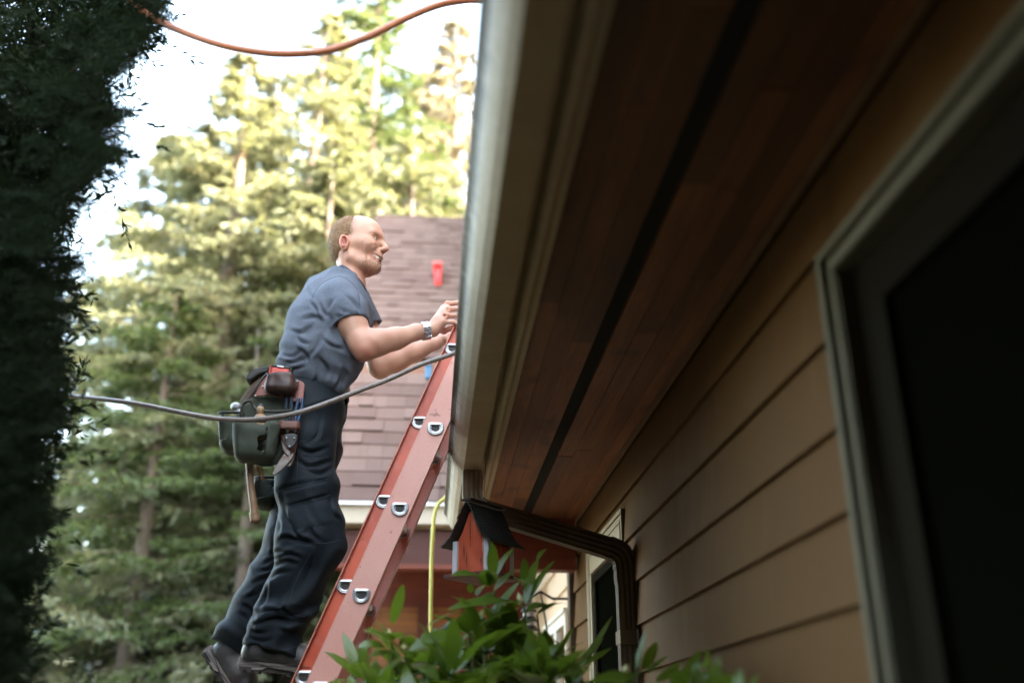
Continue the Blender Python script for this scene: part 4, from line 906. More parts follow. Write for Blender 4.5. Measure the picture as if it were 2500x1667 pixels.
# creases pressed into the face, drawn on its side view (x, z) and mirrored
def vnormals(v, f):
    n_ = np.cross(v[f[:, 2]]-v[f[:, 0]], v[f[:, 3]]-v[f[:, 1]]); o = np.zeros_like(v)
    for i in range(4): np.add.at(o, f[:, i], n_)
    return o/(np.linalg.norm(o, axis=1, keepdims=True)+1e-12)
nrm_ = vnormals(hv, hf); hside = np.abs(hv[:, 1]); disp_ = np.zeros(len(hv))
def crease(pts, r, depth, ridge=0, ymin=.014):
    global disp_
    p2 = hv[:, [0, 2]]; d = np.full(len(hv), 9.0); pts = [np.array(q[:2]) for q in catmull([(x, z, 0) for x, z in pts], 5)]
    for i, (a_, b_) in enumerate(zip(pts[:-1], pts[1:])):
        ab = b_-a_; t_ = np.clip((p2-a_) @ ab/(ab @ ab), 0, 1); w_ = np.sin(math.pi*min(1, max(.12, (i+.5)/len(pts))))**.5
        d = np.minimum(d, np.linalg.norm(p2-a_-t_[:, None]*ab, axis=1)/w_)
    m_ = (hside > ymin)*(np.abs(nrm_[:, 1]) > .12)
    disp_ += m_*(-depth*np.exp(-(d/r)**2)+ridge*np.exp(-((d-2.0*r)/(1.2*r))**2))
crease([(.103, -.020), (.090, -.026), (.074, -.036), (.063, -.050), (.059, -.068), (.062, -.086)], .0050, .0013, .0008)
crease([(.060, -.012), (.050, -.028), (.044, -.050), (.046, -.072), (.052, -.088)], .0050, .0006, .0006, .03)
for k_, (z0, z1) in enumerate(((.012, .014), (.004, -.004))): crease([(.058, z0), (.048, (z0+z1)/2), (.034, z1)], .0016, .0006, .0003, .04)
crease([(.080, -.002), (.070, -.006), (.058, -.004)], .0022, .0014, .0006, .02)
crease([(.066, .0185), (.076, .0215), (.088, .0205)], .0020, .0012, .0006, .0)
hv = hv+nrm_*disp_[:, None]
X_, Y_, Z_ = hv.T
crd = np.clip(-disp_/.003, 0, 1)
beard = np.clip(1/(1+np.exp((Z_+.080)/.006))*1/(1+np.exp(-(X_-.030)/.012))*1/(1+np.exp(-(Z_+.125)/.006)), 0, 1)*.85
beard = np.maximum(beard, .38*np.exp(-((Z_+.047)/.005)**2)*(X_ > .078)); beard = np.maximum(beard, .14/(1+np.exp((Z_+.05)/.012))*(1/(1+np.exp(-(X_+.01)/.012)))*1/(1+np.exp(-(Z_+.13)/.01)))
def near_chain(pts, r):
    d = np.full(len(hv), 9.0)
    for a, b in zip(pts[:-1], pts[1:]):
        a = np.array(a); ab = np.array(b)-a; t = np.clip((hv-a) @ ab/(ab @ ab), 0, 1); d = np.minimum(d, np.linalg.norm(hv-a-t[:, None]*ab, axis=1))
    return np.exp(-(d/r)**2)
beard = np.maximum(beard, .75*np.exp(-np.maximum(0, X_-.002)/.011)*(X_ > -.01)/(1+np.exp(-(Z_-.005)/.004))/(1+np.exp((Z_-.095)/.006)))
red = np.maximum(near_chain(up_l, .006), near_chain(lo_l, .0075))*.75
for sg in (-1, 1): red = np.maximum(red, .75*np.exp(-(np.linalg.norm((hv-np.array([-.024, sg*.082, -.024]))/np.array([.022, .014, .034]), axis=1))**4))
red = np.maximum(red, .45/(1+np.exp((Z_+.135)/.015))); red = np.maximum(red, .3*np.exp(-(np.linalg.norm((hv-np.array([.118, 0, -.02]))/.018, axis=1))**2))
dark = crd*.05  # painted shade in creases, ear hollows and mouth corner; dark lash lines too
for sg in (-1, 1): dark = np.maximum(dark, .75*np.exp(-(np.linalg.norm((hv-np.array([-.018, sg*.082, -.022]))/np.array([.007, .014, .012]), axis=1))**2))
for sg in (-1, 1): dark = np.maximum(dark, np.maximum(.7*near_chain([(.094, sg*.022, .0135), (.090, sg*.033, .0150), (.080, sg*.044, .012)], .0028), 0))
dark = np.maximum(dark, near_chain([(.074, -.031, -.0565), (.070, -.030, -.0565)], .003)*.6)
parts = [(HT(hv), hf)]; attrs = [np.stack([beard, red, dark], 1)]
# ---- arms and hands
def fingers(b, palm, knuck, dirs, lens, rads):
    for kx, ds, ls, r in zip(knuck, dirs, lens, rads):
        p = np.array(kx); b.cone(palm, p, .012, r+.001, k=.008); q = p
        for i, (d, l) in enumerate(zip(ds, ls)):
            d = np.array(d, float); d /= np.linalg.norm(d); q2 = q+d*l; b.cone(q, q2, r*(1-.06*i), r*(.93-.07*i), k=.003); q = q2
a = SDF(); wr = c1(1590, 1195, 3.175)
a.chain([s_(832, 728, 3.14), s_(858, 790, 3.12), s_(884, 838, 3.115)], [.046, .052, .046], k=.02)
a.chain([s_(886, 840, 3.115), s_(918, 838, 3.12), s_(965, 826, 3.135), s_(1015, 811, 3.16), wr], [.047, .044, .038, .0275, .0245], k=.02)
a.ell(s_(890, 858, 3.105), (.03, .035, .028), k=.02); a.ell(s_(928, 826, 3.12), (.05, .036, .030), k=.02)
a.cone(s_(884, 868, 3.11), s_(1000, 825, 3.14), .020, .014, k=.02)
kn = [c1(1700, 1120, 3.165), c1(1725, 1062, 3.18), c1(1742, 1000, 3.20), c1(1735, 950, 3.225)]
a.chain([wr, c1(1650, 1120, 3.18), c1(1700, 1040, 3.195)], [.024, .023, .020], k=.012)
a.cone(wr, c1(1680, 1130, 3.165), .020, .015, k=.012); a.cone(wr, c1(1700, 985, 3.22), .019, .014, k=.015)
fw = np.array([1, .10, .12]); fwd = np.array([1, .1, -.35]); dn = np.array([.55, .05, -1]); dn2 = np.array([-.1, 0, -1])
fingers(a, c1(1660, 1110, 3.18), kn, [(fw*[1, 1, .6], fwd, dn), (fw, fwd, dn), (fw*[1, 1, 1.6], fwd, dn), (fw*[1, 1, 2], fwd, dn)], [(.034, .022, .018), (.040, .027, .02), (.043, .028, .021), (.040, .026, .020)], (.0088, .0095, .0100, .0098))
for q in kn: a.ell(np.array(q)+[0, 0, .003], (.0105, .010, .010), k=.006)
a.chain([c1(1640, 1190, 3.205), c1(1700, 1205, 3.235), c1(1760, 1180, 3.245), c1(1810, 1150, 3.245)], [.014, .0125, .0108, .0088], k=.008)
for i, (q, q2) in enumerate(zip(kn[:3], kn[1:])):   # web hollows between the tendons
    mid_ = (np.array(q)+np.array(q2))/2+np.array([0, 0, .012]); a.cone(mid_, mid_+np.array([-.02, 0, -.004]), .004, .002, k=.008, sub=True)
am = a.mesh(.0026, 'arm', smooth=1); parts.append(me_arrays(am))
a2 = SDF(); wr2 = s_(1062, 838, 3.42)
a2.chain([s_(872, 735, 3.50), s_(905, 830, 3.50), s_(926, 895, 3.49)], [.045, .048, .042], k=.02)
a2.chain([s_(928, 893, 3.49), s_(965, 880, 3.48), s_(1015, 858, 3.45), wr2], [.044, .044, .036, .026], k=.02); a2.ell(s_(930, 908, 3.49), (.024, .03, .022), k=.02)
pc = s_(1092, 822, 3.42); a2.chain([wr2, pc], [.024, .024], k=.012)
kn2 = [pc+np.array([.040, -.028, .010]), pc+np.array([.044, -.008, .016]), pc+np.array([.044, .012, .018]), pc+np.array([.038, .030, .014])]
fingers(a2, pc, kn2, [((1, 0, -.3), (.2, 0, -1), (-1, 0, -.4))]*4, [(.030, .024, .018)]*4, (.0085, .0092, .0095, .009))
a2.chain([pc+np.array([-.004, -.02, -.012]), pc+np.array([.02, -.022, -.04]), pc+np.array([.045, -.016, -.048])], [.013, .011, .009], k=.008)
parts.append(me_arrays(a2.mesh(.0034, 'arm', smooth=1)))
for q in parts[1:]:
    v = q[0]; at = np.zeros((len(v), 3)); at[:, 1] = np.clip(.5*np.exp(-(np.linalg.norm(v-s_(888, 870, 3.08), axis=1)/.05)**2)+.2*np.exp(-(np.linalg.norm(v-c1(1730, 1050, 3.17), axis=1)/.035)**2), 0, 1); attrs.append(at)
# trunk and legs under the clothes
t = SDF()
for dy in (-.07, .07):
    t.cone(s_(835, 745, 3.32+dy), s_(775, 900, 3.32+dy), .085, .085, k=.06); t.cone(s_(775, 900, 3.32+dy), s_(758, 975, 3.32+dy), .085, .09, k=.06)
t.cone(s_(838, 735, 3.20), s_(856, 735, 3.44), .038, .038, k=.04)
NL = [(752, 985, 3.24), (758, 1090, 3.23), (766, 1200, 3.23), (775, 1312, 3.23), (735, 1420, 3.23), (697, 1515, 3.24), (680, 1590, 3.24)]
FL = [(765, 990, 3.42), (758, 1100, 3.43), (745, 1210, 3.43), (728, 1318, 3.42), (675, 1420, 3.43), (625, 1505, 3.44), (572, 1580, 3.44)]
t.chain([s_(*q) for q in NL], [.085, .075, .062, .048, .042, .032, .026], k=.02); t.chain([s_(*q) for q in FL], [.085, .075, .062, .048, .040, .030, .026], k=.02)
parts.append(me_arrays(t.mesh(.011, 'trunk', smooth=1))); attrs.append(np.zeros((len(parts[-1][0]), 3)))
man = link('person', merge('person', parts, attrs), skin, smooth=True)
tag(man, 'smiling man with short hair in grey t-shirt and dark work trousers climbing the ladder', 'person')
# ---- hair, brows, eyes, teeth
g = SDF()
g.ell((-.0145, 0, .037), (.0945, .0805, .0895), k=.02); g.ell((-.047, 0, -.012), (.0555, .067, .070), k=.03)
for sg in (-1, 1): g.cone((.002, sg*.0695, .02), (-.004, sg*.071, -.012), .006, .004, k=.01)
g.plane((.006, 0, .03), (1, 0, .10), k=.006); g.plane((-.052, 0, -.074), (.62, 0, -1), k=.006)
def hairline(p): return np.maximum(0, (p[:, 2]-.104))*2.2*(p[:, 0] > -.03)
g.disp(lambda p: -.0015*vnoise(p*420, 3)-.001*vnoise(p*230, 4)+hairline(p)+.0042*np.clip(1-(.006-p[:, 0])/.022, 0, 1)**1.3*(p[:, 2] > .0)+.0012*vnoise(p*150, 5)*np.clip(1-(.006-p[:, 0])/.03, 0, 1))
for sg in (-1, 1): g.ell((-.020, sg*.084, -.026), (.0235, .022, .036), k=.003, sub=True)
gm = g.mesh(.0020, 'hair', smooth=0, T=HT)
hair_m = mat('hair', (.30, .170, .085), .65, spec=.25, noise=[(330, .9, (.12, .062, .028), 2), (40, .4, (.38, .23, .12))], bump=(420, .9, .002))
link('hair', gm, hair_m, man, smooth=True)
# clipped strands standing off the scalp
rng = np.random.default_rng(2); hv2, _ = me_arrays(gm); sel = hv2[rng.choice(len(hv2), 9000)]; edge_ = hv2[(np.abs((((hv2-HC) @ HM)[:, 0])-.004) < .012)]; sel[:2500] = edge_[rng.choice(len(edge_), 2500)]+rng.normal(size=(2500, 3))*.0022; cen = Hp(-.02, 0, .02)
dr = sel-cen; dr /= np.linalg.norm(dr, axis=1, keepdims=True); dr = dr+rng.normal(size=dr.shape)*.28+np.array([-.1, 0, -.25]); dr /= np.linalg.norm(dr, axis=1, keepdims=True)
sd_ = np.cross(dr, rng.normal(size=dr.shape)); sd_ /= np.linalg.norm(sd_, axis=1, keepdims=True)
tri_mesh('hair_strands', sel-dr*.001, sel+dr*rng.uniform(.002, .0055, (9000, 1)), np.full(9000, .0003), sd_, hair_m, man)
eyew = mat('eye_white', (.62, .58, .55), .15, spec=.7); iris = mat('iris', (.05, .09, .14), .1, spec=.8); pup = mat('pupil', (.01, .01, .01), .1); tooth = mat('teeth', (.85, .81, .72), .2, spec=.6); brow_m = mat('brow_hair', (.20, .11, .06), .7)
for sg in (-1, 1):
    bm = bmesh.new(); bmesh.ops.create_uvsphere(bm, u_segments=24, v_segments=16, radius=.0128)
    look = Vector((.93, .10 if sg < 0 else .10, .16)).normalized()
    for f in bm.faces:
        c = f.calc_center_median().normalized(); an = math.acos(max(-1, min(1, c.dot(look)))); f.material_index = 2 if an < .20 else (1 if an < .44 else 0); f.smooth = True
    for v in bm.verts: v.co = Vector(Hp(*(np.array(v.co)+np.array([.0735, sg*.0322, .0100]))))
    me = bpy.data.meshes.new('eye'); bm.to_mesh(me); bm.free(); link('eye', me, [eyew, iris, pup], man)
    m = MB(); br = [(.0995, .012, .0270), (.0980, .021, .0310), (.0905, .034, .0330), (.0775, .047, .0290)]
    for i in range(60):
        q = i/59*2.999; j = int(q); w_ = np.array(br[j])*(1-q+j)+np.array(br[j+1])*(q-j); a_ = Hp(w_[0], sg*w_[1], w_[2]+random.uniform(-.002, .002)); b_ = Hp(w_[0]-.002, sg*(w_[1]+.007), w_[2]+.003); m.tube([a_, b_], [.0007, .0003], 4)
    m.build('eyebrow', brow_m, man)
m = MB()
for i in range(-5, 6):
    an = i*.215; x = .0955-.030*(1-math.cos(an)); y = .0305*math.sin(an); zt = -.0565-.0*abs(i); zb = -.0835+.0024*abs(i); zt = zt+.0011*abs(i)
    w_ = .0034; dx, dy = -math.sin(an)*.0, 0; tx, ty = -math.sin(an), math.cos(an)
    pp = [(x-tx*-w_*0-.0+tx*w_*s1, y+ty*w_*s1, z) for s1 in (-1, 1) for z in (zt, zb)]
    o_ = [(math.cos(an)*.0022*k_, math.sin(an)*.0022*k_) for k_ in (-1, 1)]
    vs = [Hp(px+ox, py+oy, pz) for ox, oy in o_ for px, py, pz in pp]
    m.add(vs, [(0,1,3,2),(4,6,7,5),(0,2,6,4),(1,5,7,3),(0,4,5,1),(2,3,7,6)])
m.build('teeth', tooth, man, bevel=.0008, seg=2)
m = MB(); pts = [Hp(*np.array(q)+np.array([-.012, 0, -.002])) for q in mid]; m.tube(pts, [.004, .006, .0075, .008, .0075, .006, .004], 8); m.build('mouth_inside', mat('mouth_dark', (.06, .012, .01), .4), man)
# ---- t-shirt
t = SDF(); YM = 3.32
sh_a, hem = s_(830, 735, 3.155), s_(855, 799, 3.12); ad = (hem-sh_a)/np.linalg.norm(hem-sh_a)
t.chain([sh_a, s_(846, 768, 3.135), hem+ad*.02], [.070, .070, .068], k=.035)
sh_b, hem2 = s_(862, 732, 3.48), s_(893, 800, 3.50); ad2 = (hem2-sh_b)/np.linalg.norm(hem2-sh_b); t.chain([sh_b, hem2+ad2*.02], [.070, .066], k=.035)
for hm2, d_ in ((hem, ad), (hem2, ad2)):
    z_ = d_; x_ = np.cross([0, 1, 0], z_); x_ /= np.linalg.norm(x_); y_ = np.cross(z_, x_)
    t.rbox(hm2+z_*.05, (.085, .075, .05), .004, M=[x_, y_, z_], k=.003, sub=True); t.cone(hm2-z_*.02, hm2+z_*.05, .061, .061, k=.003, sub=True)
for dy in (-.085, .085):
    t.chain([s_(838, 738, YM+dy), s_(803, 800, YM+dy), s_(768, 868, YM+dy), s_(742, 908, YM+dy)], [.088, .124, .118, .088], k=.05)
    t.chain([s_(845, 775, YM+dy*.8), s_(806, 872, YM+dy), s_(797, 918, YM+dy)], [.088, .110, .086], k=.05)
t.chain([s_(824, 724, 3.17), s_(838, 706, 3.215), s_(848, 702, 3.38), s_(850, 716, 3.48)], [.048, .040, .038, .048], k=.03)
CN = s_(858, 684, 3.275); nn_ = s_(858+74, 684-67, 3.275)-CN; nn_ /= np.linalg.norm(nn_); t.cone(CN-nn_*.06, CN-nn_*.002, .078, .0715, k=.02); t.chain([s_(788, 700, 3.28), s_(812, 680, 3.28)], [.045, .036], k=.03)
t.chain([s_(800, 716, 3.25), s_(800, 712, 3.36)], [.056, .056], k=.04)
t.chain([s_(778, 742, 3.26), s_(778, 740, 3.37)], [.072, .072], k=.05); t.chain([s_(760, 785, 3.24), s_(760, 783, 3.39)], [.080, .080], k=.05)
t.chain([s_(793, 716, 3.30), s_(826, 694, 3.29)], [.06, .052], k=.035)
nk = Hp(-.055, 0, -.205)
CN = s_(858, 684, 3.275); nn_ = s_(858+74, 684-67, 3.275)-CN; nn_ /= np.linalg.norm(nn_); cc_ = np.cross([0, 1, 0], nn_); cc_ /= np.linalg.norm(cc_)
t.rbox(CN+nn_*.07, (.11, .074, .068), .02, M=[cc_, np.array([0, 1., 0]), nn_], k=.006, sub=True); t.cone(CN-nn_*.03, CN+nn_*.05, .060, .064, k=.006, sub=True)
wst = s_(735, 895, 3.2); ax_ = s_(838, 738, YM)-s_(742, 908, YM); ax_ /= np.linalg.norm(ax_)
arm_pit = s_(800, 815, 3.16)
def folds(p):
    q = p*np.array([1, .6, 1]); wv = vnoise(p*9, 1)*.9+vnoise(p*4, 5)*1.2; s1 = (p-wst) @ ax_
    f1 = np.sin(s1*95+wv*2.6)*np.exp(-(s1/.07)**2)*.0050*(.4+.6*np.clip(vnoise(p*7, 8)+.5, 0, 1))
    d2 = np.linalg.norm((p-arm_pit)*np.array([1, .7, 1]), axis=1); an = np.arctan2(p[:, 2]-arm_pit[2], p[:, 0]-arm_pit[0])
    f2 = np.sin(an*6+vnoise(p*8, 2)*3)*np.exp(-((d2-.09)/.04)**2)*.0022
    f3 = (1-np.abs(vnoise(p*np.array([11, 7, 6]), 3)))**3*.0062-.002+vnoise(p*np.array([20, 16, 12]), 6)*.0012
    return f1+f2-f3*.8
t.disp(lambda p: folds(p)-.004*np.exp(-(np.linalg.norm(p-s_(838, 722, 3.16), axis=1)/.09)**2))
shirt_m = mat('shirt_cotton', (.125, .14, .175), .85, spec=.2, noise=[(160, .6, (.085, .097, .125), 2), (12, .4, (.16, .175, .21))], bump=(700, .35, .0008))
def q1(*a): return [(650+x/3.92, 500+y/3.92) for x, y in [z for z in a if not isinstance(z, float)]]+[z for z in a if isinstance(z, float)]
def q2(*a): return [(500+x/3.5625, 860+y/3.5636) for x, y in [z for z in a if not isinstance(z, float)]]+[z for z in a if isinstance(z, float)]
def q3(*a): return [(450+x/3.76, 1250+y/3.76) for x, y in [z for z in a if not isinstance(z, float)]]+[z for z in a if isinstance(z, float)]
sme = t.mesh(.0040, 't_shirt', smooth=1)
press(sme, [q1((500,930),(530,1010),(590,1080)), q1((385,795),(405,850),(440,885)), q1((220,1195),(340,1225),(450,1150)), q1((290,1250),(320,1305),(400,1330)), q1((95,1470),(200,1525),(380,1480)), q1((130,1440),(260,1460),(330,1400)), q1((300,1380),(370,1430),(400,1510)), q1((545,1290),(620,1350),(740,1385)), q1((540,1230),(490,1350),(410,1450)),
   q1((340,1100),(450,1075),(540,1110)), q1((885,850),(905,930),(965,1090)), q1((740,850),(830,930),(890,1000),(925,1080)), q1((640,900),(590,990),(600,1080)), q1((965,960),(1000,1060),(1015,1150)), q1((740,1270),(790,1400),(860,1480)), q1((420,930),(470,1000),(500,1090)), q1((700,1000),(800,1040),(900,1060), .6), q1((660,1060),(760,1085),(860,1080), .5),
   q2((620,50),(740,85),(880,40)), q2((640,110),(760,150),(880,120)), q2((860,255),(935,285),(985,200),(975,110)), q2((880,330),(960,395),(1110,390)), q2((1130,330),(1180,250),(1205,160)), q2((1000,60),(1060,150),(1050,260)), q2((1210,110),(1230,200),(1190,300))], 5.0, .0075)
shirt = link('t_shirt', sme, shirt_m, man, smooth=True)
def ring_pts(c, nrm, up, r1, r2, n=28):
    z = np.array(nrm, float); z /= np.linalg.norm(z); x = np.cross(up, z); x /= np.linalg.norm(x); y = np.cross(z, x); return [c+x*math.cos(a)*r1+y*math.sin(a)*r2 for a in [2*math.pi*i/n for i in range(n)]]
rib = mat('shirt_seam', (.075, .084, .105), .85, spec=.2, bump=(700, .35, .0008))
for hm2, d_ in ((hem, ad), (hem2, ad2)):
    for off, rr_ in ((-.001, .0675), (-.020, .0695)):
        m = MB(); m.tube(ring_pts(hm2+d_*off, d_, [0, 1, 0], rr_, rr_), .0026 if off > -.01 else .0012, 6, closed=True); m.build('sleeve_hem', rib, shirt, smooth=True)
m = MB(); cl = [CN+cc_*math.cos(a_)*.068+np.array([0, 1., 0])*math.sin(a_)*.066+nn_*(.001) for a_ in [2*math.pi*i/40 for i in range(40)]]
m.sweep(cl, [(-.004, -.008), (.0, -.009), (.004, -.008), (.003, .007), (0, .008), (-.003, .007)], up=tuple(nn_), closed=True); m.build('collar', rib, shirt, smooth=True)
sv, sf = me_arrays(shirt.data); bvs = BVHTree.FromPolygons([Vector(v) for v in sv], [tuple(f) for f in sf])
def kk1(x, y): return (650+x/3.92, 500+y/3.92)
for uv in ([kk1(440, 885), kk1(480, 810), kk1(560, 735), kk1(690, 685), kk1(760, 705)], [kk1(760, 700), kk1(840, 770), kk1(885, 850), kk1(892, 960)]): stitch('shoulder_seam', uv, rib, shirt, .0013, bvs)
# ---- trousers
t = SDF()
for dy in (-.055, .055): t.chain([s_(776, 945, YM+dy), s_(758, 1000, YM+dy)], [.098, .112], k=.05)
def baggy(pts, rs, off):
    R2 = np.array([1., 0, 0])
    for sg in (-1, 1): t.chain([s_(*q)+R2*sg*off for q in pts], [r-off for r in rs], k=.045)
near = [(746, 990, 3.235), (744, 1080, 3.225), (749, 1190, 3.22), (758, 1290, 3.22), (758, 1345, 3.22), (722, 1430, 3.225), (684, 1505, 3.23), (664, 1580, 3.235)]
far = [(765, 990, 3.41), (752, 1100, 3.42), (738, 1210, 3.42), (722, 1310, 3.41), (676, 1405, 3.43), (630, 1485, 3.44), (592, 1540, 3.44), (566, 1580, 3.44)]
baggy(near, [.112, .100, .094, .100, .099, .085, .080, .088], .020); baggy(far, [.11, .108, .10, .095, .084, .076, .074, .066], .012)
for pts, d_, R__ in ((near, (-.20, 0, -1), .11), (far, (-.62, 0, -1), .09)):
    c = s_(*pts[-1]); z_ = np.array(d_, float)*-1; z_ = -np.array(d_)/np.linalg.norm(d_); z_ = -z_; x_ = np.cross([0, 1, 0], z_); x_ /= np.linalg.norm(x_); y_ = np.cross(z_, x_)
    t.rbox(c+z_*.068, (.14, .10, .06), .004, M=[x_, y_, z_], k=.004, sub=True); t.cone(c-z_*.004, c+z_*.06, (.044 if pts is near else .040), (.060 if pts is near else .050), k=.004, sub=True)
knee = s_(764, 1330, 3.22); shin = s_(690, 1500, 3.23)
def tfold(p):
    low = np.clip((float(s_(764, 1300, 3.2)[2])-p[:, 2])/.10, 0, 1)
    w1 = vnoise(p*np.array([7, 5, 7]), 11)*1.5+vnoise(p*3, 14)
    along = p[:, 2]*.85+p[:, 0]*(-.45)
    f = np.sin(along*62+w1*3.0)*(.0012+.0052*low*np.clip(.55+vnoise(p*5, 15), 0, 1))
    # drag folds running from the back of the knee
    ridge = (1-np.abs(vnoise(np.stack([p[:, 0]*9+p[:, 2]*6, p[:, 1]*6, p[:, 2]*8-p[:, 0]*5], 1), 12)))**3
    gather = np.exp(-((p[:, 2]-float(s_(668, 1510, 3.2)[2]))/.045)**2)
    f2 = np.sin((p[:, 2]+p[:, 0]*.35)*85+w1*2.6)*.0045*gather
    return f-ridge*.0095+.003-f2*.9+vnoise(p*22, 13)*.0012
t.disp(tfold)
tr_m = mat('work_trousers', (.0085, .013, .018), .72, spec=.25, noise=[(9, .45, (.014, .021, .028)), (200, .4, (.006, .009, .012), 2)], bump=(500, .35, .0008))
pme = t.mesh(.0046, 'trousers', smooth=1)
press(pme, [q3((990,120),(1040,225),(1180,300)), q3((955,230),(1050,262),(1180,265)), q3((880,250),(930,232),(1000,250)), q3((870,420),(960,385),(1060,420)), q3((830,490),(930,450),(1020,470)), q3((760,610),(830,560),(950,545)), q3((520,850),(600,890),(650,990)), q3((500,930),(560,960),(620,1040)), q3((750,600),(745,760),(690,880)),
   q3((600,1040),(700,1015),(850,975),(1000,1005),(1125,990)), q3((610,1070),(650,1105),(740,1110)), q3((870,800),(900,890),(990,960)), q3((1130,80),(1165,190),(1250,260)), q3((700,545),(790,520),(870,465)), q3((650,645),(740,605),(830,585)), q3((740,480),(800,440),(870,430)), q3((780,400),(850,365),(920,370)), q3((560,790),(640,760),(700,700)), q3((640,930),(760,900),(860,910)), q3((1010,560),(960,700),(880,800), .6), q3((1180,420),(1120,600),(1050,720), .5), q3((880,1080),(960,1100),(1040,1080)), q3((620,1160),(700,1180),(800,1160)),
   q2((820,950),(920,995),(1095,945)), q2((850,1010),(1000,1055),(1110,1005)), q2((830,840),(930,870),(1060,830)), q2((695,1350),(705,1440),(770,1500)), q2((915,1310),(940,1420),(1010,1500)), q2((620,1420),(645,1490),(640,1560)), q2((905,1400),(870,1480),(800,1540)), q2((1090,1260),(1110,1400),(1180,1450)), q2((560,1180),(610,1260),(640,1380)), q2((1000,600),(980,720),(900,780), .6), q2((640,1200),(800,1150),(1080,1100), .5)], 5.0, .0085)
pants = link('trousers', pme, tr_m, man, smooth=True)
seam_m = mat('trouser_seam', (.028, .038, .048), .8)
def surf_offset(pts, d=.0): return pts
dep = bpy.context.evaluated_depsgraph_get()
pv, pf = me_arrays(pants.data); bvh = BVHTree.FromPolygons([Vector(v) for v in pv], [tuple(f) for f in pf])
def k2(x, y): return (500+x/3.5625, 860+y/3.5636)
def k3(x, y): return (450+x/3.76, 1250+y/3.76)
def patch(name, poly, m_, parent, lift=.004, bv=None, nu=14, nv=8):
    """cloth panel laid on the garment: poly = 4 corners in the zoomed photo"""
    bv = bv or bvh; a, b, c, d = [np.array(q) for q in poly]; vs = []; ok = True
    for j in range(nv):
        for i in range(nu):
            s, t_ = i/(nu-1), j/(nv-1); q = (a*(1-s)+b*s)*(1-t_)+(d*(1-s)+c*s)*t_; h_ = onto(bv, q[0], q[1], lift*(1 if 0 < i < nu-1 and 0 < j < nv-1 else -.5))
            if h_ is None: return
            vs.append(h_)
    m = MB(); m.add(vs, [(j*nu+i, j*nu+i+1, (j+1)*nu+i+1, (j+1)*nu+i) for j in range(nv-1) for i in range(nu-1)]); return m.build(name, m_, parent, smooth=True)
patch('cargo_flap', [k2(660, 1210), k2(1070, 1110), k2(1085, 1235), k2(700, 1345)], tr_m, pants, .006)
patch('cargo_pocket', [k2(700, 1350), k2(1080, 1262), k2(1150, 1500), k2(770, 1560)], tr_m, pants, .004)
for uv in ([k2(640, 1210), k2(800, 1160), k2(1070, 1105)], [k2(705, 1352), k2(900, 1310), k2(1087, 1240)], [k2(800, 620), k2(805, 900), k2(800, 1150)], [k2(900, 770), k2(970, 680), k2(975, 560), k2(940, 520)], [k2(820, 770), k2(890, 775)],
           [k2(870, 900), k2(1000, 895), k2(1080, 920)], [k2(860, 940), k2(960, 925), k2(1070, 950)], [k3(1150, 390), k3(1080, 520), k3(1010, 660), k3(960, 820)], [k3(1190, 280), k3(1300, 285), k3(1440, 255)], [k3(560, 1275), k3(750, 1295), k3(1030, 1232)], [k3(880, 900), k3(960, 930), k3(1110, 960)]):
    stitch('seam', uv, seam_m, pants)
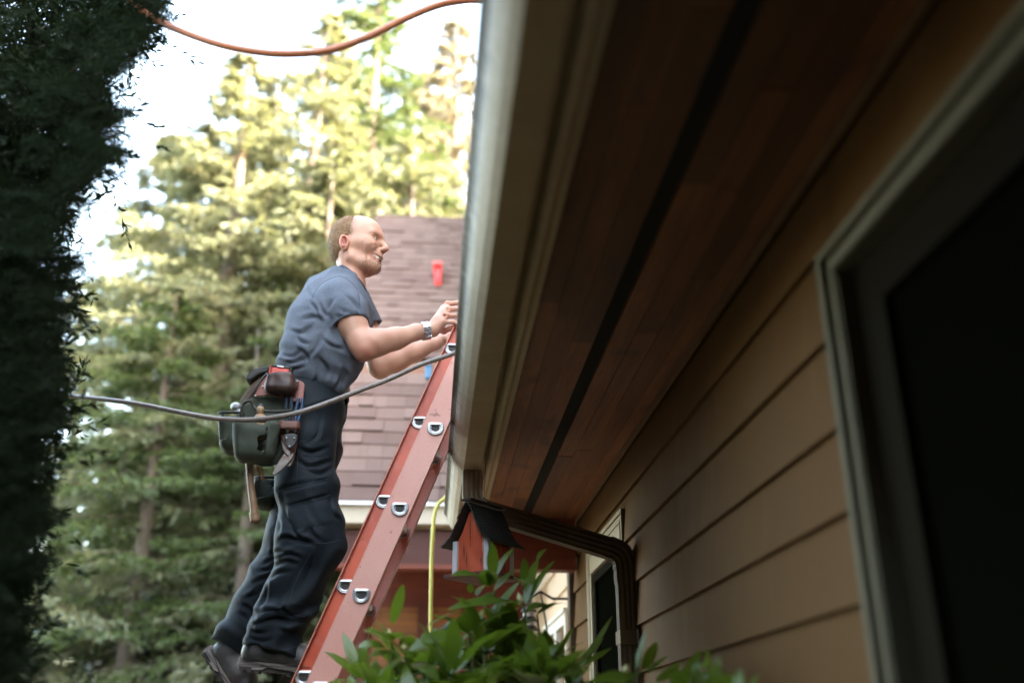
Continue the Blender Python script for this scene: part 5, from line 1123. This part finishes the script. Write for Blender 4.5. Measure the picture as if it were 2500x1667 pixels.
# ---- boots
boot_u = mat('boot_leather', (.045, .040, .038), .5, noise=[(14, .6, (.09, .078, .072)), (70, .4, (.016, .015, .015))], bump=(90, .4, .0015)); boot_s = mat('boot_sole', (.27, .225, .20), .7, noise=[(20, .6, (.14, .115, .10)), (60, .3, (.34, .29, .26))]); boot_t = mat('boot_tread', (.045, .040, .038), .8)
def boot(heel, fwd, up, lab):
    f = np.array(fwd, float); f /= np.linalg.norm(f); u = np.array(up, float); u -= f*(u @ f); u /= np.linalg.norm(u); l = np.cross(u, f); O = np.array(heel)
    W_ = lambda x, y, z: O+f*x+l*y+u*z; T = lambda p: O+p[:, :1]*f+p[:, 1:2]*l+p[:, 2:3]*u
    b = SDF(); b.chain([(.045, 0, .055), (.05, 0, .10), (.060, 0, .15)], [.038, .038, .040], k=.03); b.chain([(.04, 0, .05), (.12, 0, .052), (.20, 0, .045), (.262, 0, .040)], [.038, .042, .040, .032], k=.03); b.chain([(.06, 0, .12), (.15, 0, .07)], [.03, .03], k=.03)
    b.plane((0, 0, .026), (0, 0, -1), k=.004); b.cone((.060, 0, .165), (.060, 0, .25), .034, .05, k=.004, sub=True); b.disp(lambda p: vnoise(p*np.array([38, 12, 20]), 21)*.0017+np.sin(p[:, 0]*140+vnoise(p*15, 3)*3)*.0012*np.exp(-((p[:, 0]-.17)/.04)**2))
    o = link('boot', b.mesh(.0032, 'boot', T=T), boot_u, man, smooth=True); tag(o, lab)
    prof = [(-.002, .0), (-.006, .014), (-.004, .033), (.004, .040), (.05, .034), (.12, .026), (.20, .028), (.26, .036), (.288, .034), (.300, .022), (.296, .008), (.27, .002), (.20, .003), (.13, .009), (.09, .011), (.075, .002)]
    def wid(x): return np.interp(x, [-.006, .02, .06, .12, .20, .26, .30], [.020, .034, .038, .036, .048, .044, .018])
    m = MB(); n = len(prof); ks = (-1, -.9, .9, 1)
    vs = [W_(x+(.0), k*wid(x)*(1.0 if abs(k) == 1 else 1.0), z) for k in (-1, 1) for x, z in prof]
    m.add(vs, [tuple(range(n-1, -1, -1)), tuple(range(n, 2*n))]+[(i, (i+1) % n, n+(i+1) % n, n+i) for i in range(n)]); so_ = m.build('sole', boot_s, o, bevel=.002, seg=2)
    m = MB(); pl = []
    for x in np.linspace(.004, .29, 26): pl.append(W_(x, -wid(x)-.0008, .020+.008*math.cos(x*24)*(1 if x < .1 else .3)))
    m.tube(pl, .0013, 6)
    pl = [W_(x, -wid(x)-.0006, .012+.004*math.sin(x*30)) for x in np.linspace(.0, .28, 26)]; m.tube(pl, .0010, 6); m.build('sole_groove', boot_t, so_, smooth=True)
    m = MB()
    m.box((.004, -.030, -.001), (.292, .030, .008))
    for i in range(12):
        x = .006+i*.024; m.box((x, -.033, -.006), (x+.014, .033, .003)) if not (.08 < x < .13) else None
    m.v = [tuple(W_(*v)) for v in m.v]; m.build('tread', boot_t, so_)
    for i in range(4):
        x = .112+i*.014; z = .112-i*.013
        for sy in (-1, 1):
            bm = bmesh.new(); bmesh.ops.create_icosphere(bm, subdivisions=2, radius=.0036); 
            for v in bm.verts: v.co = Vector(W_(*(np.array(v.co)+np.array([x, sy*.030, z]))))
            me = bpy.data.meshes.new('eyelet'); bm.to_mesh(me); bm.free(); link('eyelet', me, metal_g, o, smooth=True)
        
    m = MB()
    for i in range(4): x = .112+i*.014; z = .120-i*.013; m.tube([W_(x, -.030, z-.006), W_(x+.004, 0, z+.012), W_(x+.010, .030, z-.010)], .0018, 6)
    m.build('lace', boot_t, o, smooth=True)
hb = c3(505, 1432, 3.235)
boot(c3(500, 1440, 3.235), (1, .04, -.08), (.05, 0, 1), 'near boot standing on the rung')
boot(c3(182, 1290, 3.44), (.62, -.02, -.80), (.80, 0, .62), 'far boot with its heel raised')
# ---- steel watch
wt = c1(1522, 1208, 3.165); wd = np.array(wr)-s_(1015, 811, 3.16); wd /= np.linalg.norm(wd)
wm = thing('wristwatch', 'chunky steel link watch band around the man\'s near wrist', 'watch', V3(wt)); x_ = np.cross([0, 1, 0], wd); x_ /= np.linalg.norm(x_); y_ = np.cross(wd, x_)
steel = mat('watch_steel', (.70, .71, .73), .25, metal=.85); blk = mat('watch_dark', (.02, .02, .025), .4)
for kk in range(18):
    m = MB(); a = 2*math.pi*kk/18; rad = .0315; n_ = x_*math.cos(a)+y_*math.sin(a); tt_ = -x_*math.sin(a)+y_*math.cos(a); c = wt+n_*rad*(1 if True else 1)
    M_ = Matrix(((wd[0], tt_[0], n_[0], c[0]), (wd[1], tt_[1], n_[1], c[1]), (wd[2], tt_[2], n_[2], c[2]), (0, 0, 0, 1)))
    for (p0, p1) in (((-.0135, -.0046), (-.0045, .0046)), ((-.0035, -.0030), (.0035, .0062)), ((.0045, -.0046), (.0135, .0046))) if kk % 2 else (((-.0135, -.0035), (-.0075, .0035)), ((-.0065, -.0046), (.0065, .0046)), ((.0075, -.0035), (.0135, .0035))):
        m.box((p0[0], p0[1], -.0016), (p1[0], p1[1], .0018), M_)
    m.build('link', steel, wm)
m = MB(); m.tube(ring_pts(wt, wd, [0, 1, 0], .0300, .0300), .0012, 6, closed=True); 
for o_2 in (-.009, 0, .009): m.tube(ring_pts(wt+wd*o_2, wd, [0, 1, 0], .0303, .0303), .0012, 6, closed=True)
m.build('band_core', blk, wm, smooth=True)
# ============================================================ tool belt and tools
sv, sf = me_arrays(shirt.data)
tb = thing('tool_belt', 'worn leather and green canvas tool belt with open pouches on the man\'s hip', 'tool belt', V3(K(500, 500, 3.1)))
green = mat('canvas_green', (.050, .064, .042), .75, noise=[(12, .5, (.026, .034, .024)), (60, .4, (.06, .07, .05)), (5, .3, (.07, .065, .045))], bump=(300, .3, .001)); trimg = mat('canvas_trim', (.030, .030, .022), .7, bump=(200, .4, .001), noise=(40, .5, (.06, .055, .04)))
lred = mat('leather_red', (.26, .075, .055), .45, noise=[(14, .6, (.17, .04, .03)), (60, .4, (.33, .12, .09)), (20, .8, (.07, .02, .015), 5, (1, 1, 1), (.6, .7))], bump=(120, .3, .001)); ldark = mat('leather_dark', (.050, .022, .016), .5, noise=[(12, .6, (.022, .012, .01)), (40, .4, (.10, .05, .035))], bump=(90, .4, .002)); lbrown = mat('leather_brown', (.17, .06, .035), .5, noise=(20, .6, (.09, .03, .018)), bump=(100, .3, .001)); black = mat('black_leather', (.018, .017, .016), .5, noise=(30, .5, (.05, .045, .04)))
wood_h = mat('hammer_wood', (.30, .17, .085), .5, noise=[(8, .7, (.16, .08, .04), 5, (4, 4, .5)), (40, .4, (.40, .25, .14))]); wood_l = mat('pale_wood', (.46, .31, .17), .6, noise=[(20, .7, (.28, .16, .08), 5)])
def panel(name, poly, d, th, m_, parent=tb, bev=.003, dd=None):
    """thick piece cut from sheet: outline in the zoomed photo, depth d (or one depth per corner)"""
    n = len(poly); ds = dd or [d]*n; a = [K(x, y, q) for (x, y), q in zip(poly, ds)]; b = [p+np.array([0, th, 0]) for p in a]
    m = MB(); m.add(a+b, [tuple(range(n-1, -1, -1)), tuple(range(n, 2*n))]+[(i, (i+1) % n, n+(i+1) % n, n+i) for i in range(n)]); return m.build(name, m_, parent, bevel=bev, seg=2)
def smooth_poly(pts, n=4): 
    c = catmull([(x, y, 0) for x, y in pts+[pts[0]]], n)[:-1]; return [(q[0], q[1]) for q in c]
# belt round the waist
wc = s_(764, 965, 3.32); m = MB(); n = 40
for i in range(n): pass
pts = [wc+np.array([.128*math.cos(a), .158*math.sin(a), .012*math.cos(a)]) for a in [2*math.pi*i/n for i in range(n)]]
m.sweep(pts, [(-.003, -.022), (.003, -.022), (.003, .022), (-.003, .022)], closed=True); m.build('belt', ldark, tb, smooth=False)
panel('back_panel', smooth_poly([(400, 395), (540, 380), (700, 390), (830, 430), (830, 540), (820, 640), (700, 760), (640, 960), (420, 960), (360, 700), (350, 500)], 3), 3.115, .012, green)
panel('leather_pad', smooth_poly([(425, 385), (470, 300), (535, 205), (640, 190), (780, 225), (866, 270), (862, 340), (850, 432), (790, 430), (640, 385), (520, 375)], 3), 3.092, .008, lred)
t = SDF(); c = K(655, 262, 3.062); t.rbox(c, (.046, .026, .033), .016, k=.01); t.ell(c+np.array([.02, 0, -.012]), (.032, .026, .026), k=.02); t.ell(c+np.array([-.030, 0, -.014]), (.022, .02, .026), k=.015)
t.rbox(c+np.array([0, 0, .035]), (.036, .019, .02), .006, k=.004, sub=True); t.disp(lambda p: vnoise(p*28, 31)*.003+vnoise(p*60, 32)*.001)
link('tape_holder', t.mesh(.0028, 'tape_holder'), ldark, tb, smooth=True)
panel('holder_tab', smooth_poly([(700, 250), (790, 225), (818, 255), (800, 310), (765, 350), (720, 330)], 3), 3.072, .008, ldark)
for x, y, d in ((803, 250, 3.066), (760, 340, 3.066), (503, 296, 3.085), (545, 360, 3.082), (668, 376, 3.082), (441, 377, 3.085), (735, 818, 3.04), (708, 745, 3.04), (778, 748, 3.04)):
    bm = bmesh.new(); bmesh.ops.create_icosphere(bm, subdivisions=2, radius=.0030 if y < 700 else .0036); bmesh.ops.translate(bm, verts=bm.verts, vec=V3(K(x, y, d))); me = bpy.data.meshes.new('rivet'); bm.to_mesh(me); bm.free(); link('rivet', me, metal_g, tb, smooth=True)
panel('back_bag', smooth_poly([(300, 430), (330, 370), (420, 250), (500, 195), (560, 180), (520, 260), (440, 340), (370, 440)], 3), 3.14, .07, mat('bag_brown', (.12, .075, .045), .6, noise=(20, .6, (.06, .035, .02))), bev=.008)
panel('bag_flap', smooth_poly([(352, 225), (375, 180), (440, 135), (540, 115), (558, 130), (550, 165), (470, 190), (420, 225), (375, 243)], 3), 3.12, .09, black, bev=.006)
m = MB(); m.tube(catmull([K(365, 415, 3.08), K(430, 330, 3.078), K(500, 225, 3.082), K(545, 180, 3.09)], 5), .0028, 8); m.build('strap', black, tb, smooth=True)
def pouch(x0, x1, y0, y1, d, dep, lab, rimdip=40, skew=0):
    a, b = K(x0, y0, d), K(x1, y1, d); cx, cz = (a[0]+b[0])/2, (a[2]+b[2])/2; hw_, hh_ = abs(b[0]-a[0])/2, abs(a[2]-b[2])/2
    t = SDF(); c = np.array([cx, d, cz])
    t.chain([(cx-hw_*.62, d+dep*.1, cz-hh_*.50), (cx-hw_*.66, d+dep*.1, cz+hh_*1.1)], [hw_*.34, hw_*.36], k=.02); t.chain([(cx+hw_*.62, d+dep*.1, cz-hh_*.55), (cx+hw_*.66, d+dep*.1, cz+hh_*1.1)], [hw_*.32, hw_*.34], k=.02)
    t.rbox((cx, d, cz+.1*hh_), (hw_*.98, dep, hh_*1.05), min(hw_, dep)*.7, k=.02)
    t.rbox((cx, d, cz+hh_*.4), (hw_*.98-.006, dep-.006, hh_*1.1), min(hw_, dep)*.6, k=.003, sub=True)
    t.plane((cx, d, cz+hh_*.92), (0, -.12, 1), k=.002); t.disp(lambda p: vnoise(p*16, 41)*.0052+vnoise(p*35, 42)*.0022)
    bot = cz-hh_
    def taper(p):
        q = p.copy(); tt = np.clip((p[:, 2]-bot)/(2*hh_), 0, 1); q[:, 0] = cx+(p[:, 0]-cx)*(.80+.20*tt**.6)+.010*(1-tt)*(1 if x0 < 400 else 0); q[:, 1] = p[:, 1]-.008*np.sin(math.pi*tt); return q
    o = link('pouch', t.mesh(.0032, 'pouch', T=taper), green, tb, smooth=True); tag(o, lab)
    pm = np.array([v.co for v in o.data.vertices]); top = cz+hh_*.92
    rim = []
    for i in range(30):
        an = 2*math.pi*i/30; dirx, diry = math.cos(an), math.sin(an); ex = 2.6; q = (abs(dirx)**ex+abs(diry)**ex)**(-1/ex)
        x = cx+hw_*.985*dirx*q; y = d+dep*.985*diry*q; rim.append((x, y, top+.12*(y-d)+.001))
    m = MB(); m.tube(rim, .0050, 8, closed=True); m.build('rim', trimg, o, smooth=True)
    m = MB(); m.tube([(x_1, y_1-.002, z_1+.0) for x_1, y_1, z_1 in [(cx+hw_*.72, d-dep*.97, top-.004), (cx+hw_*.76, d-dep*.99, cz), (cx+hw_*.62, d-dep*.95, cz-hh_*.75)]], .0022, 6); m.build('binding', trimg, o, smooth=True)
    return o
pouch(248, 600, 600, 975, 3.035, .042, 'large open front pouch of dark green canvas')
pouch(132, 330, 530, 890, 3.10, .048, 'narrower green pouch behind the large one')
pouch(440, 640, 1090, 1372, 3.40, .05, 'dark green bag hanging on the far hip')
m = MB(); m.tube(catmull([K(322, 560, 3.045), K(322, 480, 3.04), K(345, 430, 3.04), K(400, 425, 3.045), K(425, 470, 3.05), K(470, 505, 3.045), K(600, 515, 3.05), K(760, 505, 3.07)], 5), .0050, 8); m.build('inner_rim', trimg, tb, smooth=True)
panel('inner_pocket', smooth_poly([(325, 560), (330, 470), (400, 430), (430, 490), (620, 515), (720, 520), (700, 640), (560, 720), (330, 640)], 3), 3.07, .03, green)
# leather holster for snips and pliers
panel('holster_back', smooth_poly([(645, 560), (820, 560), (812, 700), (790, 860), (760, 985), (720, 960), (690, 800), (660, 740)], 3), 3.095, .006, lbrown)
t = SDF(); c = K(735, 640, 3.075); t.rbox(c, (.036, .017, .020), .014, k=.004); t.rbox(c, (.032, .013, .04), .010, k=.002, sub=True); link('holster_loop', t.mesh(.0024, 'holster_loop'), lbrown, tb, smooth=True)
# tools: each lifts out, so each is a thing of its own
blue = mat('handle_blue', (.025, .055, .12), .4, noise=(30, .4, (.04, .08, .16))); blued = mat('handle_dark_blue', (.022, .035, .06), .5)
def pliers(a, b, m_, lab, dd, ridges=0):
    o = thing('pliers', lab, 'pliers', V3(K(*b, dd))); A_, B_ = K(*a, dd), K(*b, dd); sp = np.array([.0075, 0, 0])
    for sg in (-1, 1):
        m = MB(); pts = catmull([A_+sp*sg*.9, (A_*2+B_)/3+sp*sg*1.15, (A_+2*B_)/3+sp*sg*.9, B_+sp*sg*.5], 8); n_ = len(pts)
        m.tube(pts, [(.0055+(.0007 if (i % 2 and ridges) else 0))*(.8 if i == 0 else 1) for i in range(n_)], 8); m.build('handle', m_, o, smooth=not ridges)
    m = MB(); m.tube([B_, B_+(B_-A_)*.35], [.010, .004], 8); m.build('jaw', metal_g, o, smooth=True)
pliers((732, 388), (722, 620), blued, 'pliers with ribbed dark blue handles standing in the belt holster', 3.072, 1)
pliers((835, 398), (795, 620), blue, 'pliers with smooth bright blue handles beside the ribbed pair', 3.076)
sn = thing('tin_snips', 'old steel snips hanging blade down from the leather holster', 'snips', V3(K(735, 760, 3.06)))
rust = mat('rusty_steel', (.16, .13, .115), .45, metal=.6, noise=[(25, .7, (.10, .055, .035)), (60, .4, (.3, .28, .27))])
panel('grip_plate', smooth_poly([(692, 715), (740, 705), (800, 715), (795, 780), (745, 832), (715, 820), (695, 770)], 3), 3.05, .012, mat('snips_black', (.03, .028, .027), .4), parent=sn, bev=.002)
panel('lever', smooth_poly([(668, 760), (690, 800), (720, 850), (745, 862), (735, 900), (700, 880), (672, 820)], 3), 3.055, .010, rust, parent=sn, bev=.002)
panel('blade', smooth_poly([(760, 868), (775, 892), (745, 940), (680, 1010), (612, 1064), (592, 1050), (610, 1000), (660, 920), (690, 880), (720, 905)], 3), 3.052, .006, rust, parent=sn, bev=.002)
panel('blade', smooth_poly([(745, 900), (772, 930), (745, 985), (715, 985), (725, 940)], 3), 3.062, .006, rust, parent=sn, bev=.002)
hm3 = thing('hammer', 'claw hammer with worn wooden handle hanging below the pouches', 'hammer', V3(K(400, 960, 3.09)))
m = MB(); m.tube(catmull([K(352, 700, 3.10), K(362, 860, 3.10), K(385, 965, 3.10), K(400, 1150, 3.095), K(425, 1330, 3.09), K(430, 1395, 3.09), K(436, 1440, 3.09), K(440, 1478, 3.09)], 4), [.0105]*8+[.0115]*4+[.0115, .0118, .0125, .013]+[.0128]*4+[.0155]*4+[.0162]*4+[.010], 12); m.build('handle', wood_h, hm3, smooth=True)
m = MB(); m.tube([K(345, 640, 3.10), K(300, 520, 3.10), K(285, 500, 3.10)], [.010, .011, .010], 10); m.tube([K(268, 502, 3.10), K(270, 490, 3.10), K(271, 455, 3.10), K(272, 440, 3.10)], [.010, .0165, .0160, .008], 14); m.build('head', mat('knurled_steel', (.48, .48, .50), .4, metal=.7, bump=(900, .9, .002)), hm3, smooth=True)
ch = thing('wooden_tool_handle', 'pale wooden tool handle standing in the large green pouch', 'tool handle', V3(K(480, 640, 3.04)))
m = MB(); m.tube([K(478, 760, 3.035), K(480, 620, 3.035), K(482, 560, 3.035), K(483, 548, 3.035)], [.0195, .0195, .0190, .015], 14); m.tube([K(483, 550, 3.035), K(484, 490, 3.035), K(485, 476, 3.035)], [.0118, .0118, .0105], 12); m.build('grip', wood_l, ch, smooth=True)
m = MB(); m.tube([K(485, 545, 3.05), K(490, 465, 3.05), K(491, 448, 3.05)], [.009, .008, .004], 10); tag(m.build('marker', mat('marker_black', (.02, .02, .022), .4), smooth=True), 'black marker behind the pale wooden handle in the pouch', 'marker')
m = MB(); m.tube(catmull([K(445, 985, 3.13), K(470, 1050, 3.13), K(500, 1105, 3.13), K(512, 1085, 3.13), K(490, 1010, 3.13), K(470, 985, 3.13)], 4), .0026, 6); tag(m.build('copper_wire', mat('copper', (.50, .20, .10), .3, metal=.8), smooth=True), 'loop of copper wire poking out under the pouches', 'wire')
tp = thing('tape_measure', 'red and black tape measure in the dark leather holder', 'tape measure', V3(K(670, 150, 3.07)))
redm = mat('tape_red', (.62, .045, .022), .35); blkm = mat('tape_black', (.035, .035, .038), .5)
c = K(668, 160, 3.062); M_ = Matrix.Translation(V3(c)) @ Matrix.Rotation(R_(7), 4, 'Y')
m = MB(); m.box((-.031, -.017, -.030), (.028, .018, .004), M_); m.build('case', redm, tp, bevel=.003)
m = MB(); m.box((-.033, -.0185, .0045), (.029, .0195, .0125), M_); m.box((.029, -.0175, -.028), (.036, .0185, .012), M_); m.build('grip', blkm, tp, bevel=.003)
m = MB(); m.box((-.014, -.0205, .0055), (.008, -.0188, .0105), M_); m.build('badge', mat('badge_white', (.8, .8, .8), .4), tp)
m = MB(); m.box((-.037, -.016, -.020), (-.0325, .016, .010), M_); m.build('side_plate', redm, tp, bevel=.001, seg=1)
